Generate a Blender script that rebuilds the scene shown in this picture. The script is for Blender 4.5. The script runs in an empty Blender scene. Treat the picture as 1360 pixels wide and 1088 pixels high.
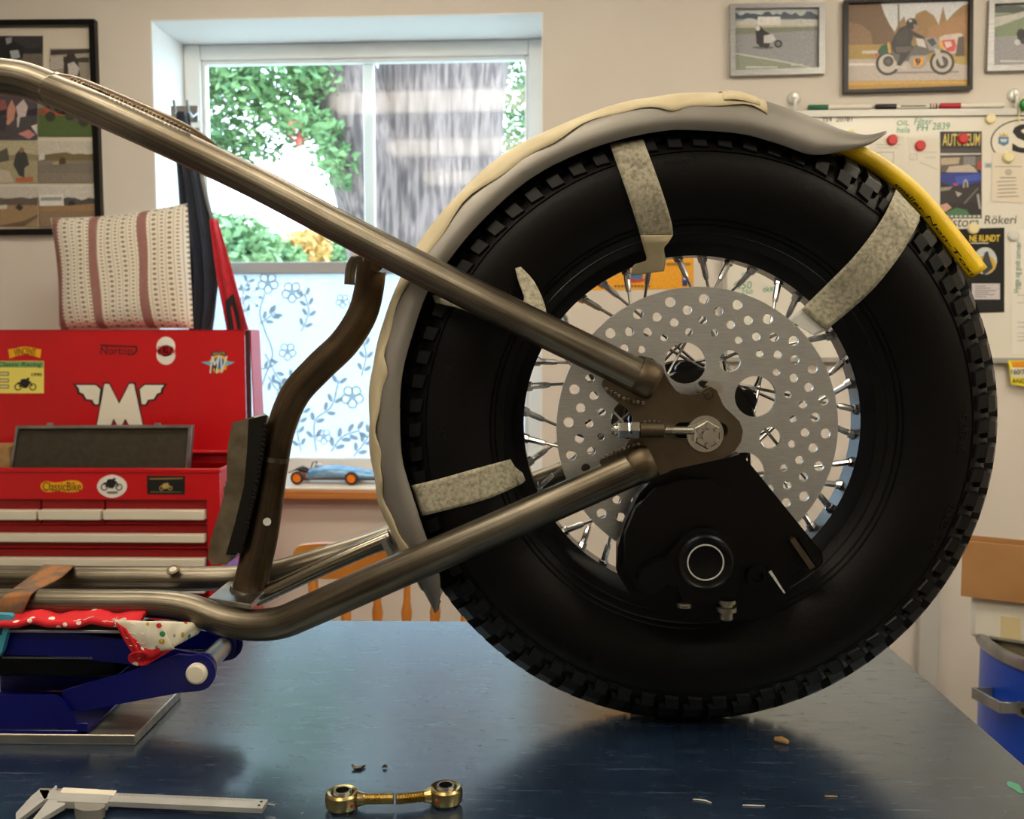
import bpy, math, random
from mathutils import Vector, Matrix
rnd = random.Random(7)
sc = bpy.context.scene
col = sc.collection
PI = math.pi
# ------------------------------------------------------------------ camera
F = 1300.0            # focal length in pixels of the 1360 wide frame
PITCH, YAW, H = 0.0765, 0.0206, 1.32
CAM = Vector((0, 0, H))
_cp, _sp, _cy, _sy = math.cos(PITCH), math.sin(PITCH), math.cos(YAW), math.sin(YAW)
FWD = Vector((-_sy*_cp, _cy*_cp, -_sp)); RIGHT = Vector((_cy, _sy, 0)); UP = RIGHT.cross(FWD)
cd = bpy.data.cameras.new('camera'); cam = bpy.data.objects.new('camera', cd); col.objects.link(cam)
cd.sensor_width = 36; cd.lens = 36*F/1360; cd.clip_start = 0.02; cd.clip_end = 200
cam.matrix_world = Matrix(((RIGHT.x, UP.x, -FWD.x, 0), (RIGHT.y, UP.y, -FWD.y, 0), (RIGHT.z, UP.z, -FWD.z, H), (0, 0, 0, 1)))
cd.dof.use_dof = True; cd.dof.focus_distance = 1.0; cd.dof.aperture_fstop = 11
sc.camera = cam
# ------------------------------------------------------------------ world, exposure
w = bpy.data.worlds.new('overcast_sky'); sc.world = w; w.use_nodes = True
bg = w.node_tree.nodes['Background']; bg.inputs[0].default_value = (0.66, 0.84, 1.0, 1); bg.inputs[1].default_value = 4.2
sc.view_settings.view_transform = 'Standard'; sc.view_settings.look = 'None'
sc.view_settings.gamma = 1; sc.view_settings.use_curve_mapping = False
sc.view_settings.exposure = 1.0
LAMP = 9.3

# ------------------------------------------------------------------ helpers
def ray(px, py): return FWD + RIGHT*((px-680)/F) + UP*((544-py)/F)
def P(px, py, Y): r = ray(px, py); return CAM + r*(Y/r.y)
def TP(px, py, z): r = ray(px, py); return CAM + r*((z-H)/r.z)
def lin(c):
    c = c/255.0
    return c/12.92 if c <= 0.04045 else ((c+0.055)/1.055)**2.4
def rgb(*c): return (lin(c[0]), lin(c[1]), lin(c[2]), 1)

class PL:
    """a plane in the room; x, y span it and n points to the room"""
    def __init__(s, o, x=(1,0,0), y=(0,0,1)):
        s.o = Vector(o); s.x = Vector(x).normalized(); s.y = Vector(y).normalized(); s.n = s.x.cross(s.y)
    def px(s, px, py):
        r = ray(px, py); t = (s.o-CAM).dot(s.n)/r.dot(s.n); d = CAM+r*t-s.o
        return (d.dot(s.x), d.dot(s.y))
    def pt(s, u, v, off=0): return s.o+s.x*u+s.y*v+s.n*off
    def mat(s, off=0):
        o = s.o+s.n*off
        return Matrix(((s.x.x,s.y.x,s.n.x,o.x),(s.x.y,s.y.y,s.n.y,o.y),(s.x.z,s.y.z,s.n.z,o.z),(0,0,0,1)))
    def at(s, off): return PL(s.o+s.n*off, s.x, s.y)
def PY(Y): return PL((0, Y, 0))
WA = math.radians(2.3)
WALL = PL((0, 3.0, 0), (math.cos(WA), -math.sin(WA), 0))

def base_of(p):
    v = Vector((0,0,0))
    while p: v = v+p.location; p = p.parent
    return v
def link(name, me, parent=None, mat=None, label=None, cat=None, group=None, kind=None):
    o = bpy.data.objects.new(name, me); col.objects.link(o)
    if parent:
        o.parent = parent; b = base_of(parent)
        if me and b.length: me.transform(Matrix.Translation(-b))
    if mat and me:
        for m in (mat if isinstance(mat, (list, tuple)) else [mat]): me.materials.append(m)
    if label: o['label'] = label
    if cat: o['category'] = cat
    if group: o['group'] = group
    if kind: o['kind'] = kind
    return o
def thing(name, loc, label, cat, group=None, kind=None):
    o = bpy.data.objects.new(name, None); col.objects.link(o); o.location = loc
    o.empty_display_size = .05
    if label: o['label'] = label
    if cat: o['category'] = cat
    if group: o['group'] = group
    if kind: o['kind'] = kind
    return o
def subparts(parent, child): child.parent = parent

class MB:
    def __init__(s): s.v = []; s.f = []; s.m = []; s.uv = {}
    def add(s, vs, fs, mi=0):
        n = len(s.v); s.v += [Vector(v) for v in vs]
        for f in fs: s.f.append([i+n for i in f]); s.m.append(mi)
        return n
    def box(s, lo, hi, M=None, mi=0):
        vs = [Vector((x,y,z)) for x in (lo[0],hi[0]) for y in (lo[1],hi[1]) for z in (lo[2],hi[2])]
        if M: vs = [M@v for v in vs]
        s.add(vs, [(0,1,3,2),(4,6,7,5),(0,4,5,1),(2,3,7,6),(0,2,6,4),(1,5,7,3)], mi); return s
    def tube(s, pts, r, n=16, caps=True, mi=0, flat=1.0):
        pts = [Vector(p) for p in pts]; N = len(pts)
        if not isinstance(r, (list, tuple)): r = [r]*N
        t0 = (pts[1]-pts[0]).normalized()
        a = Vector((0,1,0)) if abs(t0.y) < .9 else Vector((0,0,1))
        nx = (a-t0*a.dot(t0)).normalized(); rings = []; ln = [0.0]
        for i in range(1, N): ln.append(ln[-1]+(pts[i]-pts[i-1]).length)
        for i in range(N):
            t = (pts[min(i+1,N-1)]-pts[max(i-1,0)]).normalized()
            nx = (nx-t*nx.dot(t)).normalized(); ny = t.cross(nx)
            rings.append([pts[i]+(nx*math.cos(2*PI*k/n)+ny*math.sin(2*PI*k/n)*flat)*r[i] for k in range(n)])
        vs = [v for q in rings for v in q]; fs = []
        for i in range(N-1):
            for k in range(n): fs.append((i*n+k, i*n+(k+1)%n, (i+1)*n+(k+1)%n, (i+1)*n+k))
        if caps: fs += [tuple(range(n-1,-1,-1)), tuple(range((N-1)*n, N*n))]
        n0 = s.add(vs, fs, mi)
        for i in range(N):
            for k in range(n): s.uv[n0+i*n+k] = (min(k, n-k)/n, ln[i])
        return s
    def cyl(s, a, b, r0, r1=None, n=20, mi=0): return s.tube([a, b], [r0, r0 if r1 is None else r1], n, True, mi)
    def lathe(s, prof, c, axis=(0,1,0), n=32, close=False, mi=0):
        """prof: (radius, height along axis)"""
        ax = Vector(axis).normalized(); a = Vector((1,0,0)) if abs(ax.x) < .9 else Vector((0,0,1))
        ex = (a-ax*a.dot(ax)).normalized(); ey = ax.cross(ex); c = Vector(c); m = len(prof)
        vs = [c+ax*h+(ex*math.cos(2*PI*k/n)+ey*math.sin(2*PI*k/n))*r for k in range(n) for r, h in prof]; fs = []
        for k in range(n):
            for j in range(m if close else m-1):
                j2 = (j+1) % m; k2 = (k+1) % n
                fs.append((k*m+j, k*m+j2, k2*m+j2, k2*m+j))
        s.add(vs, fs, mi); return s
    def grid(s, fn, nu, nv, mi=0, uv=False):
        n = s.add([fn(i/nu, j/nv) for i in range(nu+1) for j in range(nv+1)],
              [(i*(nv+1)+j, (i+1)*(nv+1)+j, (i+1)*(nv+1)+j+1, i*(nv+1)+j+1) for i in range(nu) for j in range(nv)], mi)
        for i in range(nu+1):
            for j in range(nv+1): s.uv[n+i*(nv+1)+j] = (i/nu, j/nv)
        return s
    def ball(s, c, r, sc_=(1,1,1), n=12, mi=0, M=None):
        c = Vector(c); vs = []; h = n//2
        for i in range(h+1):
            for k in range(n):
                v = Vector((math.sin(PI*i/h)*math.cos(2*PI*k/n)*sc_[0], math.sin(PI*i/h)*math.sin(2*PI*k/n)*sc_[1], math.cos(PI*i/h)*sc_[2]))*r
                vs.append(c+(M@v if M else v))
        s.add(vs, [(i*n+k, (i+1)*n+k, (i+1)*n+(k+1)%n, i*n+(k+1)%n) for i in range(h) for k in range(n)], mi); return s
    def mesh(s, name, smooth=35):
        me = bpy.data.meshes.new(name); me.from_pydata(s.v, [], s.f)
        if any(s.m): me.polygons.foreach_set('material_index', s.m)
        if s.uv:
            l = me.uv_layers.new(name='UVMap')
            for lp in me.loops: l.data[lp.index].uv = s.uv.get(lp.vertex_index, (0,0))
        me.validate(); me.update()
        if smooth: me.shade_smooth(); me.set_sharp_from_angle(angle=math.radians(smooth))
        return me
    def build(s, name, mat, parent=None, smooth=35, bevel=0, solid=0, **k):
        o = link(name, s.mesh(name, smooth), parent, mat, **k)
        if solid:
            m = o.modifiers.new('thickness', 'SOLIDIFY'); m.thickness = solid; m.offset = 0
        if bevel:
            m = o.modifiers.new('bevel', 'BEVEL'); m.width = bevel; m.segments = 2; m.limit_method = 'ANGLE'
        return o
def box_obj(name, lo, hi, mat, parent=None, bevel=0, M=None, **k): return MB().box(lo, hi, M).build(name, mat, parent, 30, bevel, **k)

def curve_mesh(name, outlines, half):
    cu = bpy.data.curves.new(name, 'CURVE'); cu.dimensions = '2D'; cu.fill_mode = 'BOTH'; cu.extrude = half
    for pts in outlines:
        sp = cu.splines.new('POLY'); sp.points.add(len(pts)-1)
        for i, p in enumerate(pts): sp.points[i].co = (p[0], p[1], 0, 1)
        sp.use_cyclic_u = True
    o = bpy.data.objects.new(name, cu); me = bpy.data.meshes.new_from_object(o)
    bpy.data.objects.remove(o); bpy.data.curves.remove(cu); me.materials.clear(); me.name = name
    return me
def plate(name, outlines, pl, off, thick, mat, parent=None, bevel=0, px=False, **k):
    """slab from off to off+thick in front of plane pl; outlines in plane coordinates or photo pixels (px)"""
    if px: outlines = [[pl.px(*p) for p in q] for q in outlines]
    me = curve_mesh(name, outlines, thick/2); me.transform(pl.mat(off+thick/2))
    o = link(name, me, parent, mat, **k)
    if bevel:
        m = o.modifiers.new('bevel', 'BEVEL'); m.width = bevel; m.segments = 2; m.limit_method = 'ANGLE'
    return o
def text_mesh(body, half=.0002, shear=0, offset=0):
    cu = bpy.data.curves.new('t', 'FONT'); cu.body = body; cu.size = 1; cu.extrude = half; cu.shear = shear; cu.offset = offset; cu.resolution_u = 3
    o = bpy.data.objects.new('t', cu); me = bpy.data.meshes.new_from_object(o)
    bpy.data.objects.remove(o); bpy.data.curves.remove(cu); me.materials.clear()
    xs = [v.co.x for v in me.vertices]; ys = [v.co.y for v in me.vertices]
    return me, min(xs), max(xs), min(ys), max(ys)
def text(name, body, pl, x0, y0, x1, y1, off, mat, parent, rot=0, shear=0, bold=0, thick=.0006, bend=0):
    """lettering fitted into the pixel box of plane pl"""
    me, a, b, c, d = text_mesh(body, .5, shear, bold)
    (u0, v1), (u1, v0) = pl.px(x0, y0), pl.px(x1, y1)
    for v in me.vertices:
        s, t = (v.co.x-a)/(b-a), (v.co.y-c)/(d-c)
        if rot == 1: s, t = 1-t, s          # reads upward
        if rot == -1: s, t = t, 1-s
        t2 = t + bend*(1-(2*s-1)**2) - bend
        v.co = (u0+(u1-u0)*s, v0+(v1-v0)*t2, (v.co.z+.5)*thick)
    me.transform(pl.mat(off)); me.name = name
    return link(name, me, parent, mat)
def ell(cx, cy, rx, ry=None, n=24, a0=0, a1=2*PI):
    ry = rx if ry is None else ry
    return [(cx+rx*math.cos(a0+(a1-a0)*k/n), cy+ry*math.sin(a0+(a1-a0)*k/n)) for k in range(n if abs(a1-a0-2*PI) < 1e-6 else n+1)]
def smooth_path(pts, n=6):
    """Catmull-Rom through tuples"""
    out = []; N = len(pts)
    for i in range(N-1):
        p0, p1, p2, p3 = pts[max(i-1,0)], pts[i], pts[i+1], pts[min(i+2,N-1)]
        for k in range(n):
            t = k/n
            out.append(tuple(.5*((2*b)+(c-a)*t+(2*a-5*b+4*c-d)*t*t+(-a+3*b-3*c+d)*t**3) for a, b, c, d in zip(p0,p1,p2,p3)))
    out.append(tuple(pts[-1])); return out

# ------------------------------------------------------------------ materials
MATS = {}
def mat(name, c, rough=.5, metal=0, c2=None, scale=8, detail=4, bump=0, bscale=None, stretch=(1,1,1), spec=.5, lo=.35, hi=.65, rvar=0, coat=0, sheen=0):
    if name in MATS: return MATS[name]
    m = bpy.data.materials.new(name); m.use_nodes = True; nt = m.node_tree; N = nt.nodes; L = nt.links
    b = N['Principled BSDF']; b.inputs['Base Color'].default_value = c; b.inputs['Roughness'].default_value = rough
    b.inputs['Metallic'].default_value = metal; b.inputs['Specular IOR Level'].default_value = spec
    b.inputs['Coat Weight'].default_value = coat; b.inputs['Coat Roughness'].default_value = .08; b.inputs['Sheen Weight'].default_value = sheen
    tc = N.new('ShaderNodeTexCoord'); mp = N.new('ShaderNodeMapping'); L.new(tc.outputs['Object'], mp.inputs[0]); mp.inputs['Scale'].default_value = stretch
    no = N.new('ShaderNodeTexNoise'); no.inputs['Scale'].default_value = scale; no.inputs['Detail'].default_value = detail; L.new(mp.outputs[0], no.inputs[0])
    if c2:
        r = N.new('ShaderNodeValToRGB'); r.color_ramp.elements[0].color = c; r.color_ramp.elements[1].color = c2
        r.color_ramp.elements[0].position = lo; r.color_ramp.elements[1].position = hi
        L.new(no.outputs[0], r.inputs[0]); L.new(r.outputs[0], b.inputs['Base Color'])
    if rvar:
        mr = N.new('ShaderNodeMapRange'); mr.inputs[3].default_value = max(0, rough-rvar); mr.inputs[4].default_value = rough+rvar
        L.new(no.outputs[0], mr.inputs[0]); L.new(mr.outputs[0], b.inputs['Roughness'])
    if bump:
        n2 = N.new('ShaderNodeTexNoise'); n2.inputs['Scale'].default_value = bscale or scale; n2.inputs['Detail'].default_value = 3; L.new(mp.outputs[0], n2.inputs[0])
        bu = N.new('ShaderNodeBump'); bu.inputs['Strength'].default_value = bump; bu.inputs['Distance'].default_value = .01
        L.new(n2.outputs[0], bu.inputs['Height']); L.new(bu.outputs[0], b.inputs['Normal'])
    MATS[name] = m; return m
def mix_shader(m, a, b, fac):
    nt = m.node_tree; x = nt.nodes.new('ShaderNodeMixShader'); nt.links.new(a, x.inputs[1]); nt.links.new(b, x.inputs[2])
    if isinstance(fac, (int, float)): x.inputs[0].default_value = fac
    else: nt.links.new(fac, x.inputs[0])
    nt.links.new(x.outputs[0], nt.nodes['Material Output'].inputs[0]); return x

m_wall = mat('painted_plaster', rgb(223,215,205), .85, c2=rgb(215,207,197), scale=1.5, bump=.02, bscale=60)
m_ceil = mat('ceiling_paint', rgb(235,232,225), .9)
m_floor = mat('concrete_floor', rgb(120,118,112), .7, c2=rgb(140,136,128), scale=3)
m_white = mat('white_window_paint', rgb(232,234,232), .4, c2=rgb(222,224,222), scale=4)
m_reveal = mat('white_reveal_paint', rgb(236,238,238), .6)
m_sill = mat('sill_wood', rgb(206,142,76), .45, c2=rgb(182,118,58), scale=6, stretch=(1,8,20))
m_silltop = mat('sill_top_paint', rgb(224,206,182), .5)
m_steel = mat('raw_tube_steel', rgb(138,130,115), .40, 1, c2=rgb(104,95,81), scale=9, stretch=(1,1,1), bump=.03, bscale=50, rvar=.1)
m_steel_dark = mat('heat_tinted_steel', rgb(112,96,76), .38, 1, c2=rgb(72,58,44), scale=14, rvar=.08)
m_plate = mat('raw_plate_steel', rgb(118,107,90), .45, 1, c2=rgb(90,78,61), scale=16, rvar=.1)
m_weld = mat('weld_bead_metal', rgb(150,142,128), .35, 1, c2=rgb(90,82,72), scale=120)
m_chrome = mat('zinc_chrome', rgb(210,208,200), .16, 1)
m_rubber = mat('tyre_rubber', (.0012,.0012,.0012,1), .42, c2=(.0026,.0024,.002,1), scale=7, spec=.2, bump=.04, bscale=140)
m_block = mat('tread_rubber', (.003,.0032,.0032,1), .42, c2=(.005,.005,.005,1), scale=20, spec=.26)
m_black = mat('black_enamel', (.002,.002,.0022,1), .28, spec=.3)
m_blackpart = mat('black_caliper_paint', (.0012,.0012,.0012,1), .30, spec=.28, bump=.02, bscale=200)
m_spoke = mat('spoke_steel', rgb(170,170,168), .22, 1)
m_nipple = mat('spoke_nipple_metal', rgb(190,190,192), .22, 1)
m_disc = mat('ground_disc_steel', rgb(224,228,231), .36, 1, c2=rgb(208,212,213), scale=60, stretch=(1,1,14), rvar=.05)
m_fender = mat('bare_fender_sheet', rgb(166,162,156), .55, 1, c2=rgb(150,146,139), scale=5, rvar=.08)
m_tape = mat('masking_tape_paper', rgb(208,195,162), .75, c2=rgb(192,178,144), scale=25, bump=.05, bscale=90)
m_tape2 = mat('crinkled_masking_tape', rgb(186,180,158), .8, c2=rgb(140,134,114), scale=240, detail=8, lo=.40, hi=.68, bump=.15, bscale=220)
m_yellow = mat('yellow_plastic_hose', rgb(244,206,20), .35, c2=rgb(236,196,14), scale=30)
m_ink = mat('black_ink', rgb(24,22,22), .6)
m_greenink = mat('green_ink', rgb(40,150,110), .6)
m_red = mat('red_chest_enamel', rgb(200,14,24), .35, c2=rgb(190,10,20), scale=3, spec=.5)
m_reddark = mat('red_drawer_enamel', rgb(150,8,16), .4)
m_cream = mat('cream_drawer_trim', rgb(226,218,200), .4)
m_blue = mat('blue_jack_enamel', rgb(7,12,112), .28, c2=rgb(6,9,92), scale=6, spec=.5)
m_galv = mat('galvanised_metal', rgb(180,182,182), .4, 1, c2=rgb(150,152,152), scale=18)
m_alu = mat('aluminium_plate', rgb(176,170,158), .35, .9, c2=rgb(150,146,138), scale=12, stretch=(1,12,1))
m_drum = mat('blue_drum_paint', rgb(8,74,190), .3, c2=rgb(8,66,176), scale=3)
m_foam = mat('white_foam_board', rgb(232,228,216), .8, c2=rgb(222,216,202), scale=6)
m_card = mat('brown_cardboard', rgb(186,138,88), .8, c2=rgb(174,126,78), scale=5)
m_pine = mat('varnished_pine', rgb(206,138,56), .35, c2=rgb(186,116,42), scale=8, stretch=(1,1,.15))
m_blackframe = mat('black_frame_lacquer', rgb(9,9,9), .35, spec=.25)
m_silver = mat('silver_frame_foil', rgb(160,160,160), .4, .5, c2=rgb(144,144,144), scale=30, stretch=(1,1,10))
m_board = mat('whiteboard_enamel', rgb(228,224,212), .25)
m_paper = mat('white_paper', rgb(226,220,206), .8)
m_mat_board = mat('cream_mount_board', rgb(222,212,196), .8)
m_felt = mat('dark_case_felt', rgb(58,52,40), .9, c2=rgb(66,60,46), scale=60)
m_navy = mat('navy_work_trousers', rgb(36,44,60), .85, c2=rgb(28,34,50), scale=40, sheen=.2)
m_redcloth = mat('red_fleece', rgb(200,20,40), .85, c2=rgb(180,14,34), scale=40, sheen=.2)
m_bark = mat('tree_bark', rgb(120,104,98), .9, c2=rgb(70,60,58), scale=13, stretch=(3,3,.35), bump=.8, bscale=16, lo=.38, hi=.62)
m_leaf = mat('green_leaf', rgb(112,142,84), .6, c2=rgb(70,106,62), scale=3)
m_leaf2 = mat('hedge_leaf', rgb(138,164,108), .6, c2=rgb(98,136,92), scale=2)
m_leaf3 = mat('autumn_leaf', rgb(200,170,80), .6, c2=rgb(170,120,70), scale=2)
m_grass = mat('gravel_yard', rgb(170,168,160), .9, c2=rgb(150,152,140), scale=4)
m_teal = mat('turquoise_buckle_paint', rgb(70,160,180), .35)
m_rust = mat('rusty_webbing', rgb(150,96,48), .8, c2=rgb(104,80,62), scale=60, lo=.4, hi=.6)
m_gold = mat('gold_zinc_steel', rgb(176,152,92), .28, 1, c2=rgb(200,184,136), scale=40)
m_cal = mat('satin_caliper_steel', rgb(206,206,202), .4, .55, c2=rgb(186,186,182), scale=20)
m_brown = mat('brown_caliper_steel', rgb(160,156,146), .4, .6)
m_clear = mat('clear_plastic', rgb(215,215,208), .15)
m_greenplastic = mat('green_plastic', rgb(20,130,50), .35)
m_redmag = mat('red_magnet_plastic', rgb(196,24,30), .4)
m_creammag = mat('cream_magnet_plastic', rgb(232,220,170), .4)
m_toyblue = mat('blue_tinplate', rgb(90,150,200), .25, .2, c2=rgb(150,190,220), scale=30, stretch=(1,1,4))
m_orange = mat('orange_toy_wheel', rgb(240,130,20), .4)
m_skin = mat('wood_block', rgb(190,160,110), .7, c2=rgb(160,120,70), scale=30)
m_greysticker = mat('grey_poster_paper', rgb(206,210,210), .8)

def add_streaks(m, amount, bump):
    """drawn-tube grain running along the tube"""
    nt = m.node_tree; N = nt.nodes; L = nt.links; b = N['Principled BSDF']
    uv = N.new('ShaderNodeUVMap'); mp = N.new('ShaderNodeMapping'); mp.inputs['Scale'].default_value = (46, 7, 1); L.new(uv.outputs[0], mp.inputs[0])
    no = N.new('ShaderNodeTexNoise'); no.inputs['Scale'].default_value = 1; no.inputs['Detail'].default_value = 5; L.new(mp.outputs[0], no.inputs[0])
    r = N.new('ShaderNodeMapRange'); r.inputs[1].default_value = .3; r.inputs[2].default_value = .7; r.inputs[3].default_value = 1-amount; r.inputs[4].default_value = 1+amount*.6; L.new(no.outputs[0], r.inputs[0])
    src = b.inputs['Base Color'].links[0].from_socket
    mx = N.new('ShaderNodeMixRGB'); mx.blend_type = 'MULTIPLY'; mx.inputs[0].default_value = 1; L.new(src, mx.inputs[1]); L.new(r.outputs[0], mx.inputs[2]); L.new(mx.outputs[0], b.inputs['Base Color'])
    bu = N.new('ShaderNodeBump'); bu.inputs['Strength'].default_value = bump; bu.inputs['Distance'].default_value = .0008; L.new(no.outputs[0], bu.inputs['Height']); L.new(bu.outputs[0], b.inputs['Normal'])
add_streaks(m_steel, .45, .3); add_streaks(m_steel_dark, .22, .15)
# table top: dark blue-black lacquer with scratches
def make_table_mat():
    m = mat('scratched_bench_lacquer', (.010,.016,.030,1), .30, spec=1.0)
    nt = m.node_tree; N = nt.nodes; L = nt.links; b = N['Principled BSDF']; tc = N.new('ShaderNodeTexCoord')
    mp = N.new('ShaderNodeMapping'); mp.inputs['Scale'].default_value = (8, 34, 1); L.new(tc.outputs['Object'], mp.inputs[0])
    n1 = N.new('ShaderNodeTexNoise'); n1.inputs['Scale'].default_value = 4; n1.inputs['Detail'].default_value = 8; L.new(mp.outputs[0], n1.inputs[0])
    n2 = N.new('ShaderNodeTexNoise'); n2.inputs['Scale'].default_value = 7; n2.inputs['Detail'].default_value = 6; L.new(tc.outputs['Object'], n2.inputs[0])
    n3 = N.new('ShaderNodeTexNoise'); n3.inputs['Scale'].default_value = 260; n3.inputs['Detail'].default_value = 2; L.new(tc.outputs['Object'], n3.inputs[0])
    rr = N.new('ShaderNodeMapRange'); rr.inputs[1].default_value = .3; rr.inputs[2].default_value = .7; rr.inputs[3].default_value = .19; rr.inputs[4].default_value = .29
    L.new(n1.outputs[0], rr.inputs[0]); L.new(rr.outputs[0], b.inputs['Roughness'])
    cr = N.new('ShaderNodeValToRGB'); e = cr.color_ramp.elements; e[0].position = .3; e[0].color = (.006,.013,.032,1); e[1].position = .7; e[1].color = (.014,.031,.068,1)
    L.new(n2.outputs[0], cr.inputs[0])
    sp = N.new('ShaderNodeMapRange'); sp.inputs[1].default_value = .72; sp.inputs[2].default_value = .76; L.new(n3.outputs[0], sp.inputs[0])
    mx = N.new('ShaderNodeMixRGB'); mx.inputs[2].default_value = (.16,.17,.18,1); L.new(sp.outputs[0], mx.inputs[0]); L.new(cr.outputs[0], mx.inputs[1])
    # long thin scratches in two directions
    last = mx
    for rot, s in ((.35, 1.0), (1.9, 1.4), (-.5, .8)):
        m2 = N.new('ShaderNodeMapping'); m2.inputs['Rotation'].default_value = (0,0,rot); m2.inputs['Scale'].default_value = (3*s, 110*s, 1); L.new(tc.outputs['Object'], m2.inputs[0])
        q = N.new('ShaderNodeTexNoise'); q.inputs['Scale'].default_value = 3; q.inputs['Detail'].default_value = 1; L.new(m2.outputs[0], q.inputs[0])
        k = N.new('ShaderNodeMapRange'); k.inputs[1].default_value = .71; k.inputs[2].default_value = .78; k.inputs[4].default_value = .7; L.new(q.outputs[0], k.inputs[0])
        y = N.new('ShaderNodeMixRGB'); y.inputs[2].default_value = (.10,.13,.17,1); L.new(k.outputs[0], y.inputs[0]); L.new(last.outputs[0], y.inputs[1]); last = y
    L.new(last.outputs[0], b.inputs['Base Color']); b.inputs['Specular Tint'].default_value = (.7,.88,1,1); b.inputs['IOR'].default_value = 1.7; b.inputs['Coat Weight'].default_value = .45; b.inputs['Coat Roughness'].default_value = .22
    bu = N.new('ShaderNodeBump'); bu.inputs['Strength'].default_value = .03; bu.inputs['Distance'].default_value = .002; L.new(n1.outputs[0], bu.inputs['Height']); L.new(bu.outputs[0], b.inputs['Normal'])
    return m
m_table = make_table_mat()

def make_glass():
    m = mat('window_glass', (1,1,1,1), 0); nt = m.node_tree; N = nt.nodes; L = nt.links
    t = N.new('ShaderNodeBsdfTransparent'); t.inputs[0].default_value = (.93,.97,.97,1)
    g = N.new('ShaderNodeBsdfGlossy'); g.inputs['Roughness'].default_value = .06
    f = N.new('ShaderNodeFresnel'); f.inputs[0].default_value = 1.5
    mu = N.new('ShaderNodeMath'); mu.operation = 'MULTIPLY'; mu.inputs[1].default_value = 0.7; L.new(f.outputs[0], mu.inputs[0])
    mix_shader(m, t.outputs[0], g.outputs[0], mu.outputs[0]); return m
m_glass = make_glass()
def make_film(name, colr, tr):
    m = mat(name, colr, .6); nt = m.node_tree; N = nt.nodes
    t = N.new('ShaderNodeBsdfTransparent'); d = N.new('ShaderNodeBsdfTranslucent'); d.inputs[0].default_value = colr
    x = N.new('ShaderNodeMixShader'); x.inputs[0].default_value = .25
    nt.links.new(d.outputs[0], x.inputs[1]); nt.links.new(N['Principled BSDF'].outputs[0], x.inputs[2])
    mix_shader(m, x.outputs[0], t.outputs[0], tr); return m
m_film = make_film('frosted_window_film', (.37,.43,.475,1), .05)
m_flower = make_film('printed_film_flowers', (.29,.335,.365,1), .02)
def emis(name, c, s):
    m = mat(name, c); e = m.node_tree.nodes.new('ShaderNodeEmission'); e.inputs[0].default_value = c; e.inputs[1].default_value = s
    m.node_tree.links.new(e.outputs[0], m.node_tree.nodes['Material Output'].inputs[0]); return m
m_tube = emis('lamp_diffuser_glow', (1.0,.885,.70,1), LAMP)
def make_print():
    m = mat('photo_print_ink', (1,1,1,1), .45); nt = m.node_tree; N = nt.nodes; L = nt.links
    a = N.new('ShaderNodeAttribute'); a.attribute_name = 'ink'
    tc = N.new('ShaderNodeTexCoord'); n = N.new('ShaderNodeTexNoise'); n.inputs['Scale'].default_value = 240; n.inputs['Detail'].default_value = 5; L.new(tc.outputs['Object'], n.inputs[0])
    r = N.new('ShaderNodeMapRange'); r.inputs[1].default_value = .3; r.inputs[2].default_value = .7; r.inputs[3].default_value = .80; r.inputs[4].default_value = 1.15; L.new(n.outputs[0], r.inputs[0])
    mx = N.new('ShaderNodeMixRGB'); mx.blend_type = 'MULTIPLY'; mx.inputs[0].default_value = 1; L.new(a.outputs[0], mx.inputs[1]); L.new(r.outputs[0], mx.inputs[2])
    L.new(mx.outputs[0], N['Principled BSDF'].inputs['Base Color']); return m
m_print = make_print()
def make_dots(name, basec, dotcs, scale, size):
    m = mat(name, basec, .85); nt = m.node_tree; N = nt.nodes; L = nt.links
    tc = N.new('ShaderNodeTexCoord'); v = N.new('ShaderNodeTexVoronoi'); v.inputs['Scale'].default_value = scale; v.inputs['Randomness'].default_value = .7; L.new(tc.outputs['Object'], v.inputs[0])
    ss = N.new('ShaderNodeMath'); ss.operation = 'LESS_THAN'; ss.inputs[1].default_value = size; L.new(v.outputs['Distance'], ss.inputs[0])
    r = N.new('ShaderNodeValToRGB'); r.color_ramp.interpolation = 'CONSTANT'
    for i, c in enumerate(dotcs):
        e = r.color_ramp.elements[i] if i < 2 else r.color_ramp.elements.new(i/len(dotcs))
        e.position = i/len(dotcs); e.color = c
    sx = N.new('ShaderNodeSeparateColor'); L.new(v.outputs['Color'], sx.inputs[0]); L.new(sx.outputs[0], r.inputs[0])
    mx = N.new('ShaderNodeMixRGB'); mx.inputs[1].default_value = basec; L.new(ss.outputs[0], mx.inputs[0]); L.new(r.outputs[0], mx.inputs[2])
    L.new(mx.outputs[0], N['Principled BSDF'].inputs['Base Color']); return m
m_polka = make_dots('red_polka_cotton', rgb(206,24,36), [rgb(240,225,215), rgb(240,225,215)], 75, .26)
m_polka2 = make_dots('white_dotted_cotton', rgb(226,220,200), [rgb(200,50,40), rgb(190,160,50), rgb(60,130,80), rgb(200,60,50), rgb(150,150,140)], 85, .27)
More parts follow.
